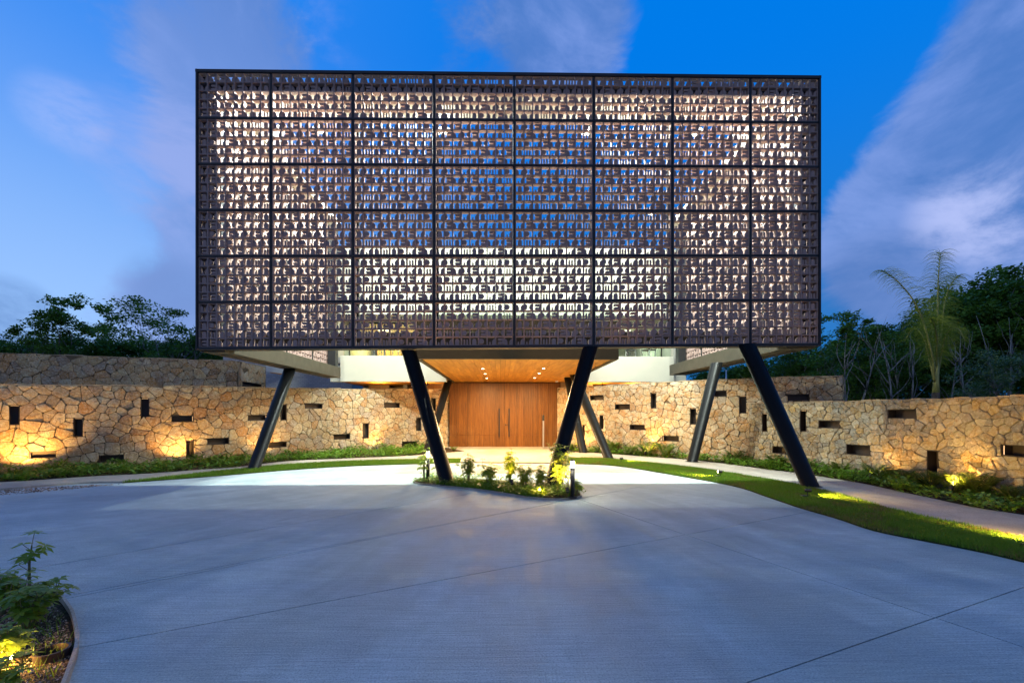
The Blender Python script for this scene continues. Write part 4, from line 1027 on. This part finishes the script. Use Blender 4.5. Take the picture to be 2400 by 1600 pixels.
schefflera('low shrub just left of the right column on the island', gq(1268,1147), .38, 5, .18, seedn=8)
schefflera('tall yellow green shrub wrapped round the right column base', gq(1312,1158), .80, 9, .17, seedn=9, nw=12)
schefflera('small sapling left of the right bollard lamp', gq(1334,1160), .62, 2, .10, seedn=10, nw=4)
schefflera('little green plant right of the right bollard lamp', gq(1356,1163), .24, 4, .08, leafl=.07, seedn=12)
def gb(px, py): p = G(px, py, .012); return (p.x, p.y, .012)
GRP2 = 'shrubs in the corner bed'
schefflera('tall stemmed shrub at the kerb of the corner bed, top left plant', gb(58,1386), .36, 1, .06, leafl=.085, group=GRP2, seedn=21, nw=9)
schefflera('small dark plant touching the corner bed kerb', gb(96,1396), .07, 3, .05, leafl=.045, group=GRP2, seedn=22)
schefflera('broad shrub in the middle of the corner bed', gb(62,1470), .24, 9, .20, leafl=.07, group=GRP2, seedn=23, nw=7)
schefflera('shrub cut by the left frame edge in the corner bed', gb(-6,1440), .26, 7, .18, leafl=.065, group=GRP2, seedn=24)
schefflera('brightly lit shrub beside the corner bed spotlight', gb(14,1548), .13, 10, .11, leafl=.05, group=GRP2, seedn=25, nw=9)
schefflera('low lit shrub at the lower left corner of the photo', gb(5,1640), .14, 7, .16, leafl=.06, group=GRP2, seedn=26, nw=6)
grass('island_grass', isl_near[8:26]+[tuple(p) for p in gp([(1300,1160),(1200,1143),(1100,1134),(1040,1130)],3)], 5000, .03, .10, kind='stuff', label='fine leafy ground cover along the near edge of the island', cat='ground cover', w=.008)
grass('weeds', [tuple(G(*q)[:2]) for q in ((60,1420),(150,1450),(165,1520),(150,1590),(60,1680),(-20,1600))], 160, .012, .10, kind='stuff', label='sparse grass blades in the corner bed gravel', cat='weeds', w=.003)

def cover(name, poly, n, hmax, size, label, z0=.02, matk='leaf_cover', clumps=1.0):
    Q = []; r = random.Random(len(label)); pts = scatter(poly, n//14)
    for bx_, by_ in pts:
        k1 = mnoise.noise(Vector((bx_*1.7, by_*1.7, 3.3))); hh = hmax*(.30+.9*max(0, k1+.15)+.30*r.random())
        if k1 < -.28 and r.random() < .6: continue
        if any((bx_-q_[0])**2+(by_-q_[1])**2 < .28**2 for q_ in UPL): hh *= .22
        base = Vector((bx_, by_, z0)); tone = r.random()
        for k in range(14):
            a = r.uniform(0,6.28); d = Vector((math.cos(a), math.sin(a), r.uniform(-.1,.9))).normalized()
            c = base+Vector((r.uniform(-.09,.09), r.uniform(-.09,.09), r.uniform(.1,1)*hh)); l = size*r.uniform(.5,1.3)
            Q.append(leafquad(c, d, Vector((0,0,1)), l, l*.5))
    return quads(name, [[tuple(p) for p in q] for q in Q], M[matk], None, label=label, cat='ground cover', kind='stuff')
def cut(lst, a, b, ax=0): return [tuple(p) for p in lst if a <= p[ax] <= b]
def wpts(W, off=.04): return [(W[1](W[2]*i/40, 0, off).x, W[1](W[2]*i/40, 0, off).y) for i in range(41)]
wl_ = wpts(W_left); mid = at(560, HOR, 14).x
def sidepoly(edge, wallp, f): return [p for p in edge if f(p)]+[p for p in wallp if f(p)][::-1]
cover('ground_cover', sidepoly(l_far, wl_, lambda p: p[0] < -8.2), 9000, .30, .12, 'dark leafy ground cover along the left half of the long left wall')
cover('ground_cover', sidepoly(l_far[:-6], wl_, lambda p: -8.2 <= p[0] < -2.9), 9000, .30, .12, 'bright leafy ground cover between the left wall and the path near the doors')
cover('ground_cover', sidepoly(r_far, wpts(W_rr), lambda p: 2.9 < p[0] < 8.0), 4500, .24, .11, 'low ground cover under the golden wall')
cover('ground_cover', sidepoly(r_far, wpts(W_rf), lambda p: p[0] > 7.6), 8000, .28, .10, 'leafy ground cover along the foot of the lower right wall')
cover('ground_cover', isl, 8000, .17, .06, 'low leafy plants spread over the island bed', .03)
def fern(label, base, h, n, seedn, group, broad=1.0):
    r = random.Random(seedn); root = empty('fern', base, label, 'fern', group); b = Vector(base); Q = []; st = MB()
    for k in range(n):
        az = 6.283*k/n+r.uniform(-.3,.3); reach = h*r.uniform(.35,.95); hh = h*r.uniform(.65,1.05); pts = []
        for i in range(9):
            t = i/8; pts.append(b+Vector((math.cos(az)*reach*t, math.sin(az)*reach*t, hh*(1.55*t-.75*t*t))))
        st.tube(pts, [.004]*9, 3, False)
        for i in range(1, 9):
            for f_ in (0, .5):
                q = pts[i].lerp(pts[max(i-1,0)], f_); d = (pts[i]-pts[i-1]).normalized(); s = d.cross(Vector((0,0,1))); s = s.normalized() if s.length > 1e-5 else Vector((1,0,0))
                ll = h*.28*broad*math.sin(math.pi*min(.97, .12+i/9.5))
                for sg in (-1, 1): Q.append(leafquad(q, (s*sg+d*.55).normalized(), Vector((0,0,1)), ll, ll*.28))
    st.build('stem', M['stem'], root); quads('foliage', [[tuple(p) for p in q] for q in Q], M['leaf_fern'], root)
def fw(px, off, W): a = wl(px, off, W)[0]; return (a.x, a.y, .02)
FG1, FG2 = 'ferns along the golden wall', 'ferns along the lower right wall'
for i, (px_, off, h, lab) in enumerate(((1345,.4,.42,'small fern behind the paired columns'), (1402,.45,.40,'fern left of the middle right column'), (1434,.35,.75,'tall bright fern just right of the middle right column'), (1478,.4,.55,'fern below the lowest left niche of the golden wall'),
        (1520,.4,.72,'yellow lit fern in the brightest patch of the golden wall'), (1558,.4,.66,'fern under the low horizontal niche of the golden wall'), (1655,.4,.35,'low fern right of the rear right column'), (1722,.42,.50,'fern beside the corner of the lower wall'))):
    fern(lab, fw(px_, off, W_rr), h, 13, 100+i, FG1)
for i, (px_, off, h, lab) in enumerate(((1822,.35,.50,'fern below the lowest left niche of the lower wall'), (1885,.45,.48,'fern behind the foot of the right front column'), (1972,.4,.45,'spiky fern right of the right front column'), (2062,.4,.52,'fern under the end of the pale lit stones'),
        (2120,.45,.48,'dark fern left of the upright niche of the lower wall'), (2180,.42,.50,'broad fern just under the upright niche'), (2240,.4,.5,'fern right of the upright niche'), (2300,.35,.58,'tall leaved fern toward the right edge'), (2375,.4,.42,'fern at the right edge of the photo'))):
    fern(lab, fw(px_, off, W_rf), h, 14, 140+i, FG2, 1.1)
for i, (px_, h, lab) in enumerate(((210,.34,'low fern in the middle of the left planting strip'), (505,.3,'low fern left of the leftmost slanted column'))):
    fern(lab, fw(px_, .4, W_left), h, 12, 170+i, 'ferns along the left wall', 1.3)
p = G(1290,1056,.02); fern('spiky reddish plant beside the intercom post', (p.x,p.y,.02), .45, 12, 190, 'small plants beside the door', .25)
p = G(1064,1057,.02); fern('small plant left of the timber doors', (p.x,p.y,.02), .28, 9, 191, 'small plants beside the door', 1.2)

# ------------------------------------------------------------------ trees
def tree_mesh(seedn, H, crown_r, crown_base, nclump, nleaf, leaf, forks=5, trunk_r=.12, lean=.1, flat=.6):
    r = random.Random(seedn); q = np.random.RandomState(seedn); tb = MB(); ends = []
    def branch(p, d, l, rad, depth):
        pts = [p]; rr = [rad]; n = 5
        for i in range(n):
            d = (d+Vector((r.uniform(-.22,.22), r.uniform(-.22,.22), r.uniform(-.05,.16)))).normalized(); p = p+d*l/n; pts.append(p); rr.append(rad*(1-.5*(i+1)/n))
        tb.tube(pts, rr, 7 if depth == 0 else 5, False)
        if depth < 3:
            for k in range(forks if depth == 0 else 3):
                a = r.uniform(0,6.283); el = r.uniform(.25,.95); nd = Vector((math.cos(a)*math.cos(el), math.sin(a)*math.cos(el), math.sin(el)))
                i = n if k == 0 else r.randint(3, n) if depth == 0 else r.randint(2, n)
                branch(pts[i], (nd+d*.5).normalized(), l*r.uniform(.5,.75), rr[i]*.7, depth+1)
        else: ends.append(p)
    branch(Vector((0,0,-.1)), Vector((r.uniform(-lean,lean), r.uniform(-lean,lean), 1)).normalized(), H*.48, trunk_r, 0)
    E = np.array([tuple(e) for e in ends]); zc = (H+crown_base)/2
    C = []
    for k in range(nclump):
        if k < len(E)*1 and r.random() < .75: c = E[r.randrange(len(E))]+q.randn(3)*.25
        else:
            v = q.randn(3); v /= np.linalg.norm(v); v *= q.rand()**.33; c = np.array([v[0]*crown_r, v[1]*crown_r, zc+v[2]*(H-crown_base)/2])
        C.append(c)
    C = np.array(C); rad = crown_r*(.14+.16*q.rand(len(C)))
    idx = q.randint(0, len(C), nleaf); off = q.randn(nleaf,3); off /= np.linalg.norm(off,axis=1)[:,None]; off *= (q.rand(nleaf)**.45*rad[idx])[:,None]; off[:,2] *= flat
    P_ = C[idx]+off; d = q.randn(nleaf,3); d[:,2] *= .5; d /= np.linalg.norm(d,axis=1)[:,None]; up = q.randn(nleaf,3)*.5+np.array([0,0,1.]); s = np.cross(d, up); s /= np.linalg.norm(s,axis=1)[:,None]+1e-9
    l = (leaf*(.6+.8*q.rand(nleaf)))[:,None]; V = np.stack([P_, P_+d*l*.5+s*l*.28, P_+d*l, P_+d*l*.5-s*l*.28], 1)
    return tb.mesh('trunk', M['bark'], True), V
def qmesh(name, V, mt):
    o = quads(name, V, mt); m = o.data; bpy.data.objects.remove(o); return m
TV = []
for sd_, H, cr, cb, nc, nl, lf, mt in ((1,8,3.0,3.2,95,11000,.17,'leaf_dark'), (2,8.5,2.8,3.6,80,10000,.16,'leaf_tree'), (3,7.5,3.2,2.8,100,12000,.17,'leaf_dark'), (4,9,2.1,4.6,52,6800,.18,'leaf_tree'), (5,8,2.9,4.6,50,5600,.17,'leaf_tree'), (6,5.5,2.2,1.8,60,9000,.10,'leaf_pale')):
    t_, V = tree_mesh(sd_, H, cr, cb, nc, nl, lf); TV.append((t_, qmesh('crown', V, M[mt]), H))
def tree(label, px, Y, topy, var, group, rz=0, wide=1.0):
    p = at(px, HOR, Y); h = 1.6+(HOR-topy)/1000*Y; s = h/TV[var][2]
    root = empty('tree', (p.x, Y, 0), label, 'tree', group)
    for nm, m_ in (('trunk', TV[var][0]), ('crown', TV[var][1])):
        o = bpy.data.objects.new(nm, m_); col.objects.link(o); o.parent = root; o.scale = (s*wide, s*wide, s); o.rotation_euler.z = rz
GL, GR = 'trees beyond the left walls', 'trees of the wood on the right'
L_trees = [(195,36,694,3,'tall open crowned tree standing above the others at left'), (350,34,716,4,'umbrella shaped thin tree left of the box'), (20,40,792,0,'dark tree at the left edge of the photo'), (90,42,788,2,'dark low tree beside the left edge tree'),
           (150,41,790,1,'rounded tree under the tall left tree'), (245,42,782,0,'dark tree right of the tall left tree'), (300,44,790,2,'bushy tree behind the umbrella tree'), (410,42,795,1,'tree under the umbrella tree, right side'), (455,40,785,0,'dark tree touching the left side of the box'), (510,43,790,2,'tree partly hidden under the box corner'), (-60,38,780,1,'tree cut by the left frame edge')]
for i, (px_, Y, ty, v, lab) in enumerate(L_trees): tree(lab, px_, Y, ty, v, GL, rz=i*1.3)
R_trees = [(1960,25,742,3,'pointed tree nearest the right side of the box'), (1900,30,790,0,'dark tree tucked behind the right side of the box'), (2030,21,800,2,'low dark tree second from the box'), (2085,22.5,785,1,'light tree with a forked pale trunk near the palm'), (2120,24,758,0,'dark tree left of the palm'),
           (2165,22.5,800,2,'tree just behind the palm'), (2260,23,708,1,'rounded high tree right of the palm'), (2215,30,735,0,'dark tree touching the palm fronds'), (2310,22,720,2,'spreading tree with a long bare limb'), (2370,23,655,1,'tallest tree at the right edge'), (2440,21,610,0,'tall tree cut by the right frame edge'),
           (2010,21,850,1,'small tree with white trunk behind the wall end'), (2330,30,690,0,'dark tree between the two tallest ones'), (2400,31,690,2,'deep tree at the far right behind the others'), (1820,34,840,2,'tree seen under the box between the columns'), (1740,36,845,0,'tree seen left of the right front column'),
           (1680,38,850,2,'tree seen above the golden wall near the lamp post'), (1860,31,830,1,'tree seen just right of the right front column'), (2500,26,640,2,'tree outside the right edge'), (2370,13.8,820,5,'feathery pale shrub tree at the right edge behind the wall')]
for i, (px_, Y, ty, v, lab) in enumerate(R_trees): tree(lab, px_, Y, ty-(22 if 1950 < px_ < 2460 and ty < 800 else 0), v, GR, rz=i*2.1, wide=1.1)
# bare pale trunks in front of the wood
def bare(label, px, Y, topy, seedn):
    r = random.Random(seedn); Y += 0.5; topy -= 35; b = at(px, HOR, Y); H = 1.6+(HOR-topy)/1000*Y; root = empty('bare_tree', (b.x, Y, 0), label, 'tree', 'pale bare trunks in front of the wood'); tr = MB(); br = MB()
    p = Vector((b.x, Y, 0)); d = Vector((r.uniform(-.12,.12), 0, 1)).normalized(); pts = [p]; n = 10
    for i in range(n): d = (d+Vector((r.uniform(-.10,.10), r.uniform(-.08,.08), .12))).normalized(); p = p+d*H/n; pts.append(p)
    tr.tube(pts, [.06*(1-.93*i/n) for i in range(n+1)], 7)
    for k in range(8):
        i = r.randint(3, n-2); q = pts[i]; d = Vector((r.choice((-1,1))*r.uniform(.3,.8), r.uniform(-.3,.3), r.uniform(.5,1.2))).normalized(); bp = [q]
        for j in range(7): d = (d+Vector((r.uniform(-.35,.35), r.uniform(-.2,.2), r.uniform(-.15,.3)))).normalized(); q = q+d*H*.045; bp.append(q)
        br.tube(bp, [.022*(1-.95*j/7) for j in range(8)], 5)
    tr.build('trunk', M['bark'], root, smooth=True); br.build('branch', M['bark'], root, smooth=True)
for i, (px_, Y, ty, lab) in enumerate(((1985,17.5,815,'twisted pale trunk right beside the golden wall end'), (2010,18,800,'leaning pale trunk second from the golden wall end'), (2082,18,780,'straight white trunk forking high, left of the palm'), (2102,19,830,'thin pale trunk leaning right beside the white one'),
      (2142,18.5,810,'forked trunk with wide arms just left of the palm'), (2266,18,790,'white trunk with a high fork right of the palm'), (2315,17.5,760,'pale trunk carrying a long horizontal limb'), (2372,18,770,'grey trunk behind the feathery shrub'), (2040,20,850,'slender pale stem between two thicker trunks'), (1780,24,850,'thin trunk seen left of the right front column'), (2230,19,830,'curving thin stem near the palm foot'))):
    bare(lab, px_, Y, ty, 300+i)
# dense wood behind
def woods(name, px0, px1, Y, top, n, leaf, label, seedn, mt='leaf_dark', zl=0.0):
    q = np.random.RandomState(seedn); a, b = at(px0,HOR,Y).x, at(px1,HOR,Y).x; nc = int(abs(b-a)*3.2)
    cx = q.uniform(a, b, nc); pxs = [ (CX+F*(x*RT.x+Y*RT.y)/(x*FW.x+Y*FW.y)) for x in cx]
    tops = np.array([1.6+(HOR-np.interp(v, [t[0] for t in top], [t[1] for t in top]))/1000*Y for v in pxs]); cz = zl+q.rand(nc)**.8*(tops-zl-.5); cy = Y+q.uniform(0, 5, nc)
    idx = q.randint(0, nc, n); off = q.randn(n,3); off /= np.linalg.norm(off,axis=1)[:,None]; off *= (q.rand(n)**.4*(.6+.8*q.rand(nc))[idx])[:,None]
    P_ = np.stack([cx[idx], cy[idx], cz[idx]],1)+off; P_[:,2] = np.maximum(P_[:,2], zl)
    d = q.randn(n,3); d /= np.linalg.norm(d,axis=1)[:,None]; up = q.randn(n,3)*.5+np.array([0,0,1.]); s = np.cross(d, up); s /= np.linalg.norm(s,axis=1)[:,None]+1e-9
    l = (leaf*(.6+.8*q.rand(n)))[:,None]
    return quads(name, np.stack([P_, P_+d*l*.5+s*l*.3, P_+d*l, P_+d*l*.5-s*l*.3],1), M[mt], None, label=label, cat='woods', kind='stuff')
topR = [(1500,860),(1900,830),(1960,800),(2100,800),(2250,760),(2400,700),(2700,650)]
woods('far_woods', 1480, 2700, 33, topR, 85000, .26, 'dense dark wood closing the view on the right', 71)
woods('undergrowth', 1640, 2650, 22, [(1640,905),(2000,890),(2650,860)], 34000, .17, 'dark undergrowth among the trunks on the right', 72, 'leaf_dark')
woods('far_woods', -300, 700, 46, [(-300,800),(0,805),(200,800),(400,805),(700,810)], 30000, .3, 'low dark wood behind the left walls', 73)

# palm behind the lower wall
def palm():
    r = random.Random(77); Y = 13.6; b = at(2192, HOR, Y); bx = b.x; root = empty('palm_tree', (bx, Y, 0), 'slender palm with drooping feathery fronds behind the lower wall', 'palm')
    MB().tube([(bx,Y,0),(bx-.02,Y,1.6),(bx+.02,Y,2.3)], [.17,.15,.10], 12).build('trunk', M['bark_dark'], root, smooth=True)
    def frond(pts, ll, n, wd):
        P_ = [Vector(p) for p in smooth_path3(pts)]; Q = []; m_ = len(P_)
        for k in range(n):
            t = .14+.86*k/n; i = min(int(t*(m_-1)), m_-2); p = P_[i].lerp(P_[i+1], t*(m_-1)-i); d = (P_[i+1]-P_[i]).normalized()
            for sg in (-1, 1):
                az = r.uniform(-.7,.7); s = Vector((sg*math.cos(az), math.sin(az), r.uniform(-.1,.5))).normalized(); L2 = ll*r.uniform(.7,1.1)*(1-.35*abs(t-.45)/.55)
                q = p; dd = (s+d*.5).normalized(); prev = None
                for j in range(4):
                    q2 = q+dd*L2/4; sd = dd.cross(Vector((0,1,.2))); sd = sd.normalized()*wd*(1-.22*j); Q.append([tuple(q-sd), tuple(q+sd), tuple(q2+sd*.7), tuple(q2-sd*.7)])
                    q = q2; dd = (dd+Vector((0,0,-.55))).normalized()
        st = MB().tube(P_, [.035*(1-.85*i/(m_-1)) for i in range(m_)], 6)
        f = st.build('frond', M['palmstem'], root, smooth=True); quads('leaflets', Q, M['palm'], f)
    def A(px, py, dy=0): p = at(px, py, Y+dy); return (p.x, p.y, p.z)
    MB().tube([(bx+.02,Y,2.25), A(2194,895), A(2196,850)], [.10,.075,.05], 10).build('crownshaft', M['palmstem'], root, smooth=True)
    frond([A(2193,895),A(2196,800),A(2198,700),A(2200,640),A(2204,592)], .75, 133, .006)
    frond([A(2191,895),A(2182,820,-.3),A(2150,720,-.4),A(2105,660,-.5),A(2068,634,-.5)], .75, 114, .006)
    frond([A(2195,895),A(2204,800,.4),A(2212,720,.6),A(2226,670,.7),A(2246,645,.8)], .8, 114, .006)
    frond([A(2190,890),A(2178,840),A(2165,790),A(2140,770,.3),A(2120,800,.6)], .6, 64, .006)
    frond([A(2197,885),A(2206,830),A(2220,780,-.4),A(2245,770,-.7),A(2262,800,-.9)], .55, 64, .006)
    frond([A(2192,880),A(2188,800,.6),A(2180,730,1.2),A(2176,700,1.8)], .8, 95, .006)
    frond([A(2195,860),A(2196,800,-.3),A(2190,760,-.7),A(2180,745,-1.1)], .9, 95, .006)
    frond([A(2192,870),A(2176,800,-.1),A(2165,750,-.2),A(2156,725,-.2)], .85, 90, .006)
    frond([A(2196,870),A(2200,800,.1),A(2196,740,.3),A(2204,700,.3)], .85, 90, .006)
def smooth_path3(pts, k=5):
    pts = [Vector(p) for p in pts]; out = []
    for i in range(len(pts)-1):
        p0 = pts[max(i-1,0)]; p1 = pts[i]; p2 = pts[i+1]; p3 = pts[min(i+2, len(pts)-1)]
        for j in range(k):
            t = j/k; out.append(.5*((2*p1)+(p2-p0)*t+(2*p0-5*p1+4*p2-p3)*t*t+(3*p1-p0-3*p2+p3)*t**3))
    out.append(pts[-1]); return out
palm()
# far street lamp seen under the box
b = at(1702, HOR, 27); sl = empty('street_lamp', (b.x, 27, 0), 'grey street lamp post seen above the golden wall', 'street lamp')
zt_ = 1.6+(HOR-865)/1000*27; MB().tube([(b.x,27,0),(b.x,27,zt_)], [.07,.045], 8).build('pole', M['steel'], sl, smooth=True)
MB().tube([(b.x,27,zt_-.05),(b.x-.4,27,zt_+.12),(b.x-.8,27,zt_+.2)], .03, 6).build('arm', M['steel'], sl)
MB().box(b.x-1.1, b.x-.75, 26.9, 27.1, zt_+.17, zt_+.23).build('lamp_head', M['steel'], sl)
